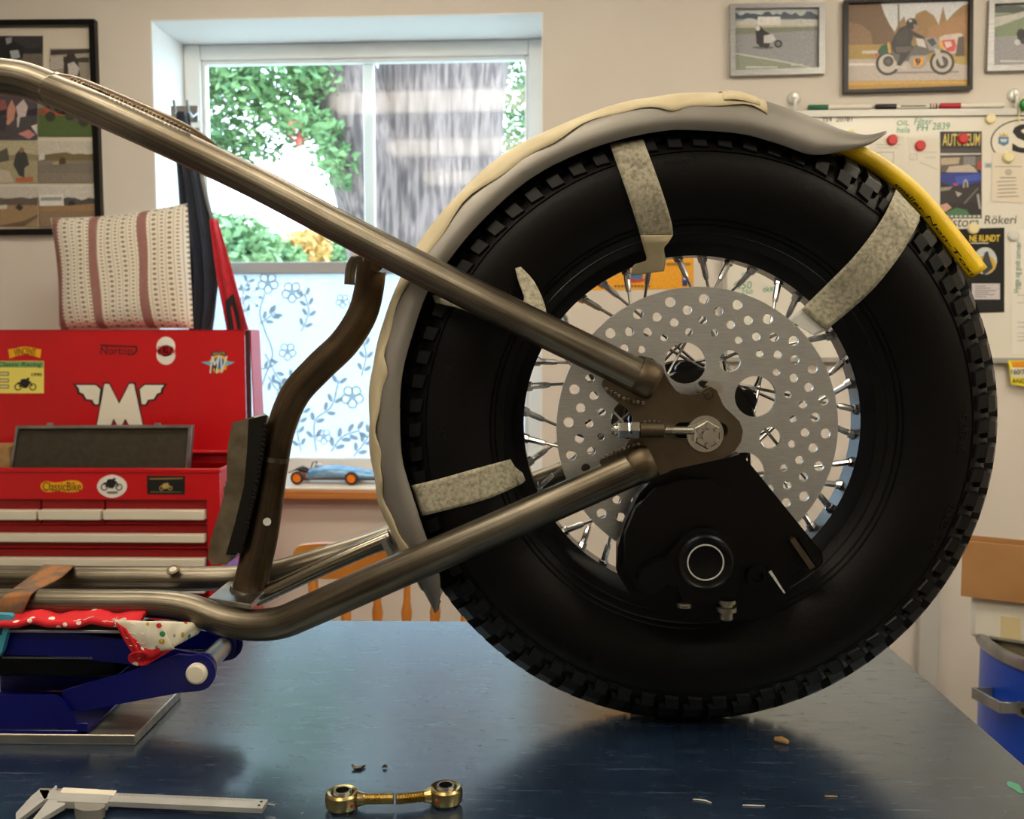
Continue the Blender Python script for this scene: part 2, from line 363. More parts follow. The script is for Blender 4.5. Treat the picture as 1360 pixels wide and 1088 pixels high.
def make_cushion():
    m = mat('woven_striped_cotton', rgb(222,214,198), .9); nt = m.node_tree; N = nt.nodes; L = nt.links
    uv = N.new('ShaderNodeUVMap'); sp = N.new('ShaderNodeSeparateXYZ'); L.new(uv.outputs[0], sp.inputs[0])
    def mth(op, a, b=None, c=None):
        n = N.new('ShaderNodeMath'); n.operation = op
        for i, x in enumerate((a, b, c)):
            if x is None: continue
            if isinstance(x, (int, float)): n.inputs[i].default_value = x
            else: L.new(x, n.inputs[i])
        return n.outputs[0]
    u, v = sp.outputs[0], sp.outputs[1]
    band = None
    for c, wd in ((.045,.03), (.34,.032), (.70,.032)):
        b = mth('LESS_THAN', mth('ABSOLUTE', mth('SUBTRACT', u, c)), wd); band = b if band is None else mth('MAXIMUM', band, b)
    chk = mth('MAXIMUM', mth('GREATER_THAN', mth('FRACT', mth('MULTIPLY', u, 78)), .42), mth('GREATER_THAN', mth('FRACT', mth('MULTIPLY', v, 62)), .42))
    colx = mth('MULTIPLY', u, 18.5); dx = mth('SUBTRACT', mth('FRACT', colx), .5)
    odd = mth('FLOOR', mth('MODULO', colx, 2)); vv = mth('MULTIPLY', v, mth('ADD', mth('MULTIPLY', odd, 8), 24))
    dy = mth('SUBTRACT', mth('FRACT', vv), .5)
    rad = mth('SQRT', mth('ADD', mth('MULTIPLY', dx, dx), mth('MULTIPLY', dy, dy)))
    size = mth('ADD', mth('MULTIPLY', odd, -.06), .27)
    dot = mth('MULTIPLY', mth('LESS_THAN', rad, size), mth('SUBTRACT', 1, band))
    thin = mth('LESS_THAN', mth('FRACT', mth('ADD', colx, .06)), .12)
    thin = mth('MULTIPLY', mth('MULTIPLY', thin, mth('GREATER_THAN', mth('FRACT', mth('MULTIPLY', v, 70)), .4)), mth('SUBTRACT', 1, band))
    def mixc(f, a, b):
        x = N.new('ShaderNodeMixRGB'); L.new(f, x.inputs[0])
        if hasattr(a, 'default_value') and not isinstance(a, tuple): L.new(a, x.inputs[1])
        else: x.inputs[1].default_value = a
        x.inputs[2].default_value = b; return x.outputs[0]
    c1 = mixc(dot, rgb(222,214,198), rgb(142,126,114)); c2 = mixc(thin, c1, rgb(160,150,136)); c3 = mixc(mth('MULTIPLY', band, chk), c2, rgb(128,52,54))
    L.new(c3, N['Principled BSDF'].inputs['Base Color']); return m
m_cushion = make_cushion()
_fc = {}
def flat(c, rough=.5):
    k = tuple(c)
    if k not in _fc: _fc[k] = mat('print_%d_%d_%d' % k, rgb(*c), rough)
    return _fc[k]

def printed(name, pl, off, shapes, parent, px=True):
    """flat print: layered polygons with their own ink colour, in one mesh"""
    vs, fs, cs = [], [], []
    for i, (pts, c) in enumerate(shapes):
        n = len(vs)
        for p in pts:
            u, v = pl.px(*p) if px else p
            vs.append(pl.pt(u, v, off+i*.00004))
        me = None; fs.append(list(range(n, n+len(pts)))); cs.append(rgb(*c))
    me = bpy.data.meshes.new(name); me.from_pydata(vs, [], fs); me.update()
    at = me.color_attributes.new('ink', 'FLOAT_COLOR', 'CORNER')
    for poly, c in zip(me.polygons, cs):
        for li in poly.loop_indices: at.data[li].color = c
    # triangulate n-gons safely
    import bmesh
    bm = bmesh.new(); bm.from_mesh(me); bmesh.ops.triangulate(bm, faces=bm.faces[:], ngon_method='EAR_CLIP')
    for f in bm.faces:
        if f.normal.dot(pl.n) < 0: f.normal_flip()
    bm.to_mesh(me); bm.free()
    return link(name, me, parent, m_print)

# ================================================================== THE ROOM
XL, XR, YF, ZC = -2.6, 2.6, -4.2, 2.5
def wu(px, py): return WALL.px(px, py)
# window opening in wall coordinates
OU0 = (wu(199,27)[0]+wu(207,270)[0])/2; OU1 = wu(721,100)[0]
OV1 = (wu(199,27)[1]+wu(721,16)[1])/2; OV0 = wu(440,645)[1]
def wbox(mb, u0, u1, v0, v1, o0, o1):
    mb.box((u0, v0, o0), (u1, v1, o1), WALL.mat()); return mb
REV = .24
mb = MB()
wbox(mb, XL-.2, OU0, -.0, ZC, -.3, 0); wbox(mb, OU1, XR+.2, 0, ZC, -.3, 0)
wbox(mb, OU0, OU1, OV1, ZC, -.3, 0); wbox(mb, OU0, OU1, 0, OV0-.03, -.3, 0)
mb.build('wall_back', m_wall, None, 20, kind='structure')
rv = MB()
wbox(rv, OU0, OU0+.004, OV0-.03, OV1, -.298, .001); wbox(rv, OU1-.004, OU1, OV0-.03, OV1, -.298, .001); wbox(rv, OU0+.004, OU1-.004, OV1-.004, OV1, -.298, .001)
rv.build('trim_1', m_reveal, None, 20, kind='structure')
MB().box((XL-.1, YF-.1, -.1), (XR+.1, 3.2, 0)).build('floor', m_floor, None, 20, kind='structure')
MB().box((XL-.1, YF-.1, ZC), (XR+.1, 3.2, ZC+.1)).build('ceiling', m_ceil, None, 20, kind='structure')
MB().box((XL-.1, YF, 0), (XL, 3.2, ZC)).build('wall_left', m_wall, None, 20, kind='structure')
MB().box((XR, YF, 0), (XR+.1, 3.05, ZC)).build('wall_right', m_wall, None, 20, kind='structure')
MB().box((XL-.1, YF-.1, 0), (XR+.1, YF, ZC)).build('wall_front', m_wall, None, 20, kind='structure')
# cable trunking strip on the wall
u0, u1 = wu(1216,850)[0], wu(1243,850)[0]
mb = MB(); wbox(mb, u0, u1, 0, wu(1225,484)[1], 0, .03); mb.build('trim_2', mat('grey_trunking', rgb(196,194,188), .5), None, 30, .003, kind='structure')
# sill board
mb = MB(); u0 = OU0-.02; wbox(mb, OU0-.03, OU1+.03, OV0-.035, OV0-.008, -.24, .06)
sill = mb.build('trim_3', m_sill, None, 30, .004, kind='structure')
mb = MB(); wbox(mb, OU0+.005, OU1-.005, OV0-.008, OV0, -.24, .056); mb.build('sill_top', m_silltop, sill, 30, .002)
SILL_Z = OV0
# window
WF = WALL.at(-REV); win = thing('window_1', WALL.pt((OU0+OU1)/2, OV0, -REV), None, None, kind='structure')
fl, fr = OU0+.005, OU1-.005; ft = OV1-.005; fb = OV0
gl, gt = WF.px(270,84); gr = WF.px(697,84)[0]; gb = WF.px(440,609)[1]
bar1 = WF.px(440,347)[1]; bar0 = WF.px(440,363)[1]
def fbox(name, u0, u1, v0, v1, o0, o1, m=m_white, bevel=.004):
    mb = MB(); mb.box((u0,v0,o0),(u1,v1,o1), WALL.mat()); return mb.build(name, m, win, 30, bevel)
fbox('frame_stile', fl, gl-.012, fb, ft, -.30, -REV+.0); fbox('frame_stile', gr+.012, fr, fb, ft, -.30, -REV)
fbox('frame_rail', gl-.012, gr+.012, gt+.012, ft, -.30, -REV-.004); fbox('frame_rail', gl-.012, gr+.012, fb, gb, -.30, -REV-.004)
fbox('sash_stile', gl-.012, gl, gb, gt+.012, -.29, -REV-.015); fbox('sash_stile', gr, gr+.012, gb, gt+.012, -.29, -REV-.015)
fbox('sash_rail', gl, gr, gt, gt+.012, -.29, -REV-.015)
fbox('transom', gl, gr, bar0, bar1, -.285, -REV-.012, mat('grey_transom_paint', rgb(176,178,180), .5))
mu0, mu1 = WF.px(479,200)[0], WF.px(494,200)[0]
fbox('outer_mullion', mu0, mu1, bar1, gt, -.298, -.284)
def pane(name, v0, v1, off, m):
    me = MB(); me.add([WALL.pt(gl,v0,off), WALL.pt(gr,v0,off), WALL.pt(gr,v1,off), WALL.pt(gl,v1,off)], [(0,1,2,3)])
    return me.build(name, m, win, 0)
pane('pane', bar1, gt, -.275, m_glass)
FILM = -.272
pane('frosted_pane', gb, bar0, FILM, m_film)
# flowers printed on the frosted film
FP = WALL.at(FILM+.0012); fm = MB()
def ribbon(pts, wpx):
    pts = smooth_path(pts, 5)
    for i in range(len(pts)-1):
        (x0,y0),(x1,y1) = pts[i], pts[i+1]; d = math.hypot(x1-x0,y1-y0) or 1; nx, ny = -(y1-y0)/d*wpx/2, (x1-x0)/d*wpx/2
        fm.add([FP.pt(*FP.px(*q)) for q in ((x0+nx,y0+ny),(x1+nx,y1+ny),(x1-nx,y1-ny),(x0-nx,y0-ny))], [(0,1,2,3)])
def ellp(cx, cy, a, b, rot=0, n=12):
    q = [(cx+a*math.cos(t)*math.cos(rot)-b*math.sin(t)*math.sin(rot), cy+a*math.cos(t)*math.sin(rot)+b*math.sin(t)*math.cos(rot)) for t in [2*PI*k/n for k in range(n)]]
    fm.add([FP.pt(*FP.px(*p)) for p in q], [tuple(range(n))])
def flower(x, y, s=1):
    for k in range(5):
        a = 2*PI*k/5+.3; cx, cy = x+7*s*math.cos(a), y+7*s*math.sin(a)
        ribbon([(cx+4.5*s*math.cos(t), cy+4.5*s*math.sin(t)) for t in [2*PI*j/8 for j in range(9)]], 1.5*s)
    ellp(x, y, 1.8*s, 1.8*s)
def sprig(pts, n=5, s=1):
    ribbon(pts, 1.8*s); q = smooth_path(pts, 6)
    for k in range(1, n+1):
        i = min(len(q)-2, int(k/(n+.5)*len(q))); (x,y),(x2,y2) = q[i], q[i+1]; a = math.atan2(y2-y, x2-x)
        for sg in (-1, 1): ellp(x+7*s*math.cos(a+sg*.9), y+7*s*math.sin(a+sg*.9), 5.5*s, 2.6*s, a+sg*.7)
for x, y, s in ((356,376,1.2),(388,388,1.2),(382,467,1),(468,527,1.3),(430,640-60,.9),(455,400,.8)): flower(x, y, s)
ribbon([(352,390),(345,415),(352,440),(362,470),(352,500)], 2); ribbon([(352,500),(340,540),(330,590)], 2)
sprig([(352,470),(368,500),(380,512)], 4); sprig([(345,430),(366,415)], 3); sprig([(356,500),(372,520),(390,500)], 4)
sprig([(420,600),(418,560),(440,540),(450,505)], 5, 1.1); sprig([(440,600),(455,580),(478,572)], 4, 1.2); sprig([(470,606),(486,585),(500,560)], 4, 1.1)
sprig([(400,440),(410,415),(404,390)], 4); sprig([(330,420),(322,395),(330,372)], 4, .8); ribbon([(322,480),(350,490),(370,480)], 1.6)
sprig([(480,500),(486,470),(478,440)], 4); sprig([(400,600),(395,570),(402,545)], 4)
for k in range(8):
    a = 2*PI*k/8; ribbon([(330,395),(330+15*math.cos(a),395+15*math.sin(a))], 1); ellp(330+16*math.cos(a), 395+16*math.sin(a), 2.4, 2.4)
fm.build('flower_print', m_flower, win, 0)

# ceiling lamps (chest side reflects in the window; drum side added to brighten)
for X_, where in ((-.59, 'on the tool chest side'), (1.45, 'added on the drum side for fill light')):
    for Y, wh_ in ((1.81, 'nearest the window wall'), (.65, 'in the middle row'), (-.48, 'in the row behind the bench')):
        L_ = thing('ceiling_lamp', (X_, Y, ZC), 'long wraparound ceiling lamp %s, %s' % (wh_, where), 'lamp', 'ceiling lamps')
        MB().box((X_-.51, Y-.05, ZC-.03), (X_+.51, Y+.05, ZC)).build('housing', m_white, L_, 30, .004)
        MB().box((X_-.49, Y-.07, ZC-.10), (X_+.49, Y+.07, ZC-.03)).build('diffuser', m_tube, L_, 30, .012)
        for s in (-1, 1): MB().box((X_+s*.502-.012, Y-.072, ZC-.102), (X_+s*.502+.012, Y+.072, ZC-.028)).build('end_cap', m_white, L_, 30, .004)

# ================================================================== OUTSIDE
MB().box((-14, 3.6, -.35), (12, 40, -.3)).build('ground', m_grass, None, 20, kind='structure')
def leaves(mb, c, rad, n, size, seed):
    r = random.Random(seed)
    for _ in range(n):
        v = Vector((r.gauss(0,1), r.gauss(0,1), r.gauss(0,1))).normalized()*(r.random()**.45)
        p = Vector(c)+Vector((v.x*rad[0], v.y*rad[1], v.z*rad[2]))
        a = Vector((r.gauss(0,1), r.gauss(0,1), r.gauss(0,.6))).normalized(); b = a.cross(Vector((r.gauss(0,1), r.gauss(0,1), r.gauss(0,1)))).normalized()
        s = size*(.6+.8*r.random())
        mb.add([p-a*s, p+b*s*.45, p+a*s, p-b*s*.45], [(0,1,2,3)])
YT = 6.6
tree = thing('tree', (P(580,340,YT).x, YT, -.3), 'broad leafy tree with forked bark trunk outside the window', 'tree')
def trunk(name, pts, n=20):
    pts = smooth_path(pts, 5); ps = [P(x,y,Y) for x,y,Y,r in pts]; rs = [r*Y/F for x,y,Y,r in pts]
    mb = MB(); mb.tube(ps, rs, n)
    for v in mb.v:
        a = math.atan2(v.y-YT, v.x-tree.location.x); v += Vector((math.cos(a*9+v.z*1.3), math.sin(a*7+v.z), 0))*.02
    return mb.build(name, m_bark, tree)
trunk('trunk', [(578,760,YT,110),(580,500,YT,96),(582,350,YT,88),(585,200,YT,82),(590,80,YT,84),(600,-80,YT,95),(615,-300,YT,70)], 26)
trunk('limb', [(545,420,YT-.1,70),(512,310,YT-.2,52),(488,220,YT-.3,50),(462,140,YT-.3,52),(430,70,YT-.3,52),(380,-60,YT-.2,48),(330,-220,YT,36)], 22)
trunk('limb', [(440,60,YT-.3,20),(380,10,YT-.4,14),(320,0,YT-.5,9),(260,30,YT-.5,4)], 10)
cr = MB()
for x, y, Y, rx, rz, n in ((300,105,6.1,62,34,420),(350,125,6.0,62,42,420),(410,100,5.9,44,32,220),(290,180,6.1,32,52,260),(335,190,6.2,40,24,150),(415,170,5.9,46,28,200),(445,215,5.9,28,36,130),(382,165,6.1,30,22,90),
                          (690,140,7.4,52,70,520),(685,240,7.4,40,60,300),(655,210,7.6,30,80,240),(420,60,6.0,70,30,300),(330,40,6.0,90,50,500),(240,120,6.2,60,60,350),(690,40,7.4,80,50,400),(560,-60,6.6,260,70,900)):
    leaves(cr, P(x,y,Y), (rx*Y/F, .4, rz*Y/F), int(n*1.9), .031, int(x*7+y))
cr.build('foliage', m_leaf, tree, 0, kind='stuff')
rl = MB(); leaves(rl, P(395,175,5.8), (12*5.8/F,.1,18*5.8/F), 14, .05, 3); rl.build('red_leaves', mat('red_leaf', rgb(196,90,80), .6), tree, 0, kind='stuff')
def bush(px, py, Y, rx, rz, m, label, seed, n=900):
    c = P(px, py, Y); b = thing('bush', (c.x, Y, -.3), label, 'bush', 'bushes outside the window')
    s = MB(); s.tube([(c.x, Y, -.3), (c.x, Y, c.z)], [.08,.03], 8); s.build('stem', m_bark, b)
    f = MB(); leaves(f, c, (rx*Y/F, .6, rz*Y/F), int(n*1.6), .06, seed); c2 = Vector((c.x, Y, (c.z-.3)/2)); leaves(f, c2, (rx*Y/F*.95, .6, abs(c.z+.3)/2), n, .12, seed+1)
    f.build('foliage', m, b, 0, kind='stuff')
bush(310,330,9.4,62,46,m_leaf2,'grey green bush at the frame side of the window view',11,1100)
bush(365,345,11.4,40,26,m_leaf,'small dark green bush between the paler bushes outside',12)
bush(405,330,13.2,36,24,m_leaf3,'yellowing autumn bush outside the window',13,500)
bush(440,335,15,46,26,m_leaf2,'fresh green bush nearest the tree trunk outside',14,900)

# ================================================================== WORKBENCH
TZ = H-.4315; XT = .4959
TB0, TB1 = .45, TP(560,824.5,TZ).y
bench = thing('workbench', ((XT-1.5)/2, (TB0+TB1)/2, 0), 'long workbench with a scratched dark blue-black top', 'workbench')
MB().box((-1.55, TB0, TZ-.03), (XT, TB1, TZ)).build('top', m_table, bench, 30, .003)
m_leg = mat('bench_leg_paint', rgb(60,62,66), .5)
for x in (-1.5, XT-.07):
    for y in (TB0+.04, TB1-.09): MB().box((x, y, 0), (x+.05, y+.05, TZ-.03)).build('leg', m_leg, bench, 30, .003)
for y in (TB0+.05, TB1-.08): MB().box((-1.45, y, TZ-.1), (XT-.07, y+.03, TZ-.03)).build('apron', m_leg, bench, 30, .003)

# ================================================================== WHEEL
XC, ZW, YW, RT = .1748, H-.0989, 1.09, .3326
CW = Vector((XC, YW, ZW))
wheel = thing('spoked_wheel', (XC, YW, TZ), 'black spoked motorcycle wheel with knobbly tyre standing on the bench', 'wheel')
def wp(r, ang, y): return Vector((XC+r*math.cos(ang), YW+y, ZW+r*math.sin(ang)))
SIDE = [(.197,.030),(.204,.036),(.212,.041),(.222,.0475),(.235,.0545),(.250,.0595),(.264,.061),(.278,.060),(.288,.0575),(.296,.054),(.303,.049),(.310,.041),(.3165,.030),(.321,.014)]
def side_y(r):
    """half width of the tyre at radius r"""
    if r <= SIDE[0][0]: return SIDE[0][1]
    for (a, ya), (b, yb) in zip(SIDE, SIDE[1:]):
        if r <= b: return ya+(yb-ya)*(r-a)/(b-a)
    return SIDE[-1][1]
prof = [(r, -y) for r, y in SIDE]+[(.3215,0)]+[(r, y) for r, y in reversed(SIDE)]+[(.200,.025),(.200,-.025)]
tyre = MB().lathe(prof, CW, (0,1,0), 120, True).build('tyre', m_rubber, wheel)
# sidewall ribs
for r0 in (.2145, .2195, .288):
    MB().lathe([(r0-.0012,-side_y(r0)+.001),(r0,-side_y(r0)-.0014),(r0+.0012,-side_y(r0)+.001)], CW, (0,1,0), 120).build('sidewall_rib', m_rubber, tyre)
# knobs: shoulder blocks (two rows) and centre blocks (two rows), each an object
def knob_mesh(kind):
    mb = MB()
    if kind == 'shoulder':
        # outline in (tangent t, y) on the shoulder, base radius b, top radius t
        base = [(-.0115,-.0475,.299),(.0085,-.0475,.299),(.0115,-.020,.318),(-.0085,-.020,.318)]
        mid = [(-.0095,-.0545,.305),(.0075,-.0545,.305)]
        top = [(-.0095,-.0465,.3165),(.007,-.0465,.3165),(.010,-.020,.3305),(-.0072,-.020,.3305)]
        v = [(XC*0+r, y, t) for t, y, r in base+mid+top]
        f = [(0,1,5,4),(4,5,7,6),(6,7,8,9),(1,2,8,7,5),(2,3,9,8),(3,0,4,6,9)]
        mb.add([Vector(q) for q in v], f)
        v = [(.288,-.0540,-.0070),(.290,-.0535,.0105),(.306,-.0460,.0120),(.306,-.0460,-.0050),(.2925,-.0590,-.0055),(.2940,-.0590,.0085),(.3055,-.0558,.0100),(.3055,-.0558,-.0035)]
        mb.add([Vector(q) for q in v], [(0,1,5,4),(1,2,6,5),(2,3,7,6),(3,0,4,7),(4,5,6,7)])
    else:
        a = [(-.0125,-.0185),(.0105,-.0185),(.0135,-.0015),(-.0095,-.0015)]
        v = [(.318, y, t) for t, y in a]+[(RT-.0010+.001*(y > -.01), y*.97, t*.95) for t, y in a]
        mb.add([Vector(q) for q in v], [(0,1,5,4),(1,2,6,5),(2,3,7,6),(3,0,4,7),(4,5,6,7)])
    return mb.mesh('tread_block', 25)
ks, kc = knob_mesh('shoulder'), knob_mesh('centre')
def mirror(me):
    m = me.copy(); m.transform(Matrix.Diagonal((1,-1,-1,1))); return m
meshes = [(ks, 0), (mirror(ks), .5), (kc, .25), (mirror(kc), .75)]
NK = 72
for me, ph in meshes:
    me.materials.append(m_block)
    for k in range(NK):
        o = bpy.data.objects.new('tread_block', me); col.objects.link(o); o.parent = tyre
        o.location = (0, 0, ZW-TZ); o.rotation_euler = (0, 2*PI*(k+ph)/NK, 0)
# raised lettering on the sidewall, read outward tops, clockwise
def tyre_text(body, ang, r0, size, h=.0009):
    me, a, b, c, d = text_mesh(body, .5, 0, 0)
    for v in me.vertices:
        x = (v.co.x-(a+b)/2)*size; r = r0+v.co.y*size; an = ang-x/r0
        y = -side_y(r)-h*(v.co.z+.5)
        v.co = wp(r, an, y)
    me.name = 'raised_lettering'; return link('raised_lettering', me, tyre, m_block)
D = math.radians
tyre_text('5.00-16', D(-1), .272, .0135); tyre_text('S', D(0), .287, .008)
tyre_text('MADE IN ENGLAND', D(98), .277, .0075); tyre_text('MK II', D(166), .266, .012); tyre_text('S.M', D(181), .266, .012)
tyre_text('TUBED TYPE', D(-22), .276, .010); tyre_text('4 PLY RATING', D(-118), .270, .008)
# rim
RI = .1842
rim = [(.2085,-.037),(.2085,-.033),(.203,-.030),(.200,-.024),(RI+.004,-.014),(RI+.003,.014),(.200,.024),(.203,.030),(.2085,.033),(.2085,.037),(.206,.038),(.199,.030),(.195,.025),(RI,.0165),(RI,-.0165),(.195,-.025),(.199,-.030),(.206,-.038)]
rim_o = MB().lathe(rim, CW, (0,1,0), 120, True).build('rim', m_black, wheel)
# hub
hubp = [(.012,-.062),(.030,-.062),(.034,-.052),(.062,-.050),(.064,-.046),(.062,-.042),(.040,-.038),(.034,-.02),(.034,.02),(.042,.036),(.068,.040),(.070,.044),(.068,.050),(.036,.052),(.030,.066),(.012,.066)]
MB().lathe(hubp, CW, (0,1,0), 48, True).build('hub', m_black, wheel)
# 40 spokes: one mesh for each of four lacing positions
def spoke_meshes(k):
    sgn = 1 if k in (0, 1) else -1; side = -1 if k % 2 else 1
    a = D(9*k); yr = side*.006; p0 = Vector((RI*math.cos(a), yr, RI*math.sin(a)))
    ah = a+sgn*D(58 if k in (0,3) else 50); yh = -.046 if side < 0 else .045; rh = .059 if side < 0 else .065
    p1 = Vector((rh*math.cos(ah), yh, rh*math.sin(ah))); d = (p1-p0).normalized()
    s = MB(); s.tube([p0+d*.016, p1], .0017, 8); n = MB()
    n.tube([p0-d*.002, p0+d*.005, p0+d*.0055, p0+d*.020, p0+d*.025], [.0056,.005,.0036,.0034,.0026], 8)
    ms, mn = s.mesh('spoke'), n.mesh('nipple'); ms.materials.append(m_spoke); mn.materials.append(m_nipple)
    return ms, mn
SM = [spoke_meshes(k) for k in range(4)]
for g in range(10):
    for ms, mn in SM:
        s = bpy.data.objects.new('spoke', ms); col.objects.link(s); s.parent = wheel; s.location = (0,0,ZW-TZ); s.rotation_euler = (0, D(36*g+4), 0)
        n = bpy.data.objects.new('nipple', mn); col.objects.link(n); n.parent = s
# drilled brake disc
YD, RD = 1.0407, .1489
sc_ = RD/187.5
DP = PL((XC, YD, ZW)); outl = [ell(0,0,RD,n=128)]
def ring(r, n, a0, hr, seg=14):
    for k in range(n):
        a = D(a0)+2*PI*k/n; outl.append(ell(r*sc_*math.cos(a), r*sc_*math.sin(a), hr*sc_, n=seg))
ring(171.5,24,102.6,6.8); ring(157.5,24,95.3,6.2); ring(144,24,102.7,5.7); ring(128.5,24,95.5,5.0)
ring(88,5,100.7,27.5,32); ring(99,5,64.4,14.5,20); outl.append(ell(0,0,.022,n=24))
disc = plate('brake_disc', outl, DP, -.0025, .005, m_disc, wheel)
# carrier bolts behind the disc
for k in range(5):
    a = D(64.4-36)+2*PI*k/5; c = Vector((XC+.06*math.cos(a), YD+.004, ZW+.06*math.sin(a)))
    MB().cyl(c, c+Vector((0,.012,0)), .012, n=12).build('disc_spacer', m_black, wheel)

# ================================================================== FRAME
frame = thing('motorcycle_chassis', P(330,830,1.09), 'bare steel rear motorcycle frame of bent brown-grey tubes', 'motorcycle frame')
def tube_px(name, pts, m, parent=frame, n=24, sm=6, caps=True):
    q = smooth_path(pts, sm); ps = [P(x,y,Y) for x,y,Y,r in q]; rs = [r*Y/F for x,y,Y,r in q]
    return MB().tube(ps, rs, n, caps).build(name, m, parent), ps, rs
tube_px('backbone_tube', [(-260,140,1.085,23.5),(-120,106,1.085,23.5),(-30,101,1.085,23.5),(20,104,1.085,23.5),(50,112,1.085,23.3),(80,125,1.083,23)], m_steel)
up, ups, upr = tube_px('upper_stay', [(70,120,1.068,20.5),(120,140,1.055,20.7),(200,176,1.045,20.8),(340,243,1.028,21),(473,313,1.008,21.5),(660,408,.985,22.3),(862,507,.968,23)], m_steel)
# the far upper stay mirrors it
mbf = MB(); mbf.tube([Vector((p.x, 2*YW-p.y, p.z)) for p in ups], upr, 24); mbf.build('upper_stay', m_steel, frame)
tube_px('weld_collar', [(66,117,1.083,24.2),(72,121,1.083,25),(80,125,1.082,25),(87,128,1.08,24.2)], m_weld)
tube_px('gusset', [(78,106,1.076,9),(110,119,1.076,14),(200,158,1.076,15),(255,182,1.076,12),(285,197,1.076,6)], m_steel_dark)
def weld(name, pts, r, m=m_weld, parent=frame, step=.0042):
    mb = MB(); q = smooth_path(pts, 20); ps = [P(*a) for a in q]; acc = 0
    for a, b in zip(ps, ps[1:]):
        acc += (b-a).length
        if acc >= step: acc = 0; mb.ball(b, r, (1,.8,1), 8)
    return mb.build(name, m, parent)
weld('weld_bead', [(92,103,1.05),(150,128,1.045),(205,152,1.04),(255,176,1.035)], .0017, step=.0028)
tube_px('lower_stay', [(-260,800,1.04,18.5),(-30,800,1.04,18.5),(120,801,1.04,18.7),(205,802,1.04,19),(250,808,1.04,19.8),(290,822,1.038,20.5),(330,830,1.035,21.5),(372,827,1.03,22.3),(412,811,1.022,22.8),(520,763,1.0,23.4),(700,685,.982,23.2),(858,615,.968,23)], m_steel)
tube_px('lower_stay', [(-260,768,1.14,17),(-30,768,1.14,17),(200,769,1.14,17),(300,768,1.14,16.5),(345,764,1.143,16),(390,753,1.15,15.5),(450,735,1.16,15.5),(520,712,1.18,15.5),(700,645,1.2,15),(815,604,1.212,15)], m_steel)
tube_px('seat_tube', [(331,784,1.09,22.5),(340,745,1.09,22.3),(350,700,1.09,21.5),(362,625,1.09,19.6),(373,570,1.09,19.2),(392,524,1.09,20),(424,488,1.09,20.5),(457,456,1.09,20.3),(480,420,1.09,20),(490,385,1.09,19.6),(494,345,1.09,19.4)], m_steel_dark)
tube_px('tab_hook', [(482,342,1.05,6),(472,344,1.05,6.5),(466,356,1.05,7),(464,378,1.05,7)], m_steel, n=12)
tube_px('cross_tube', [(500,352,1.02,9),(505,356,1.09,9),(508,358,1.16,9)], m_steel_dark, n=14)
tube_px('weld_collar', [(331,781,1.09,24.5),(330,786,1.09,25.5)], m_weld)
tube_px('weld_collar', [(364,612,1.09,20),(365,606,1.09,20)], m_weld)
# seat tube mounting plate with its weld
plate('mounting_plate', [[(324,557),(351,549),(357,553),(352,600),(343,655),(326,722),(318,738),(298,738),(293,730),(296,707),(311,660),(317,630),(318,590)]], PY(1.115), 0, .045, mat('bar_stock_steel', rgb(150,138,116), .5, .8, c2=rgb(110,98,78), scale=30), frame, .003, px=True)
weld('weld_bead', [(353,560,1.066),(348,600,1.066),(341,640,1.066),(330,690,1.066),(319,735,1.066)], .003, mat('dark_weld', rgb(40,36,34), .4, .8))  # near-black beads down the plate's tube side
plate('weld_shade_strip', [[(331,557),(355,551),(351,600),(343,652),(325,722),(314,737),(301,736),(313,695),(325,645),(329,600)]], PY(1.07), 0, .003, mat('weld_shade_steel', rgb(26,24,22), .6, .6), frame, px=True)  # black strip painting in the weld's dark side and the shade by the tube
cc = P(355,693,1.066); MB().cyl(cc, cc+Vector((0,-.0015,0)), .0045, n=14).build('drain_hole', mat('bright_hole', rgb(210,208,200), .5), frame)
cc = P(230,758,1.123); MB().lathe([(.004,0),(.0075,0),(.0075,-.002),(.004,-.002)], cc, (0,.6,-1), 18, True).build('drain_hole_rim', m_steel_dark, frame)
MB().cyl(cc+Vector((0,-.0002,.0004)), cc+Vector((0,-.0012,.002)), .0042, n=14).build('drain_hole', mat('bright_hole', rgb(210,208,200), .5), frame)
# base plate between the lower tubes
zb = P(330,792,1.06).z
a = [TP(276,794,zb), TP(333,803,zb), TP(386,753,zb), TP(330,750,zb)]
mb = MB(); mb.add(a+[v-Vector((0,0,.006)) for v in a], [(0,1,2,3),(4,7,6,5),(0,4,5,1),(1,5,6,2),(2,6,7,3),(3,7,4,0)]); mb.build('base_plate', mat('pale_plate_steel', rgb(176,180,184), .3, 1, c2=rgb(140,140,138), scale=20), frame, 30, .001)
tube_px('centre_strut', [(340,797,1.085,10.5),(360,786,1.086,11),(440,748,1.09,11.5),(519,714,1.095,12)], mat('polished_strut', rgb(150,142,126), .2, 1), n=18)
plate('fender_bracket', [[(513,706),(519,703),(540,738),(531,741)]], PY(1.12), 0, .05, m_galv, frame, .002, px=True)
# axle plate
sl = []
for k in range(13): a = PI/2+PI*k/12; sl.append((904+11*math.cos(a), 571-11*math.sin(a)))
for k in range(13): a = -PI/2+PI*k/12; sl.append((954+11*math.cos(a), 571-11*math.sin(a)))
ap = [(836,478),(843,474),(851,472.5),(865,476),(875,484.5),(881,494.6),(889,508.7),(896,518),(903,522.5),(917,524),(928,522),(935,516),(942,513),(950,518),(954,527),(959,539),(970,549),(980,559),(984.5,571),(982,585.6),(974,597.7),(958,608),(921.5,616),(893,622),(883,627),(840,642),(812,640),(796,614),(797,609),(815,601),(830,592),(836,582),(840,568),(839,553),(832.6,543),(820,534),(806,523),(799,512),(800,506)]
plate('axle_plate', [ap, sl, ell(941,525,4,n=12)], PY(.977), 0, .008, m_plate, frame, .0012, px=True)
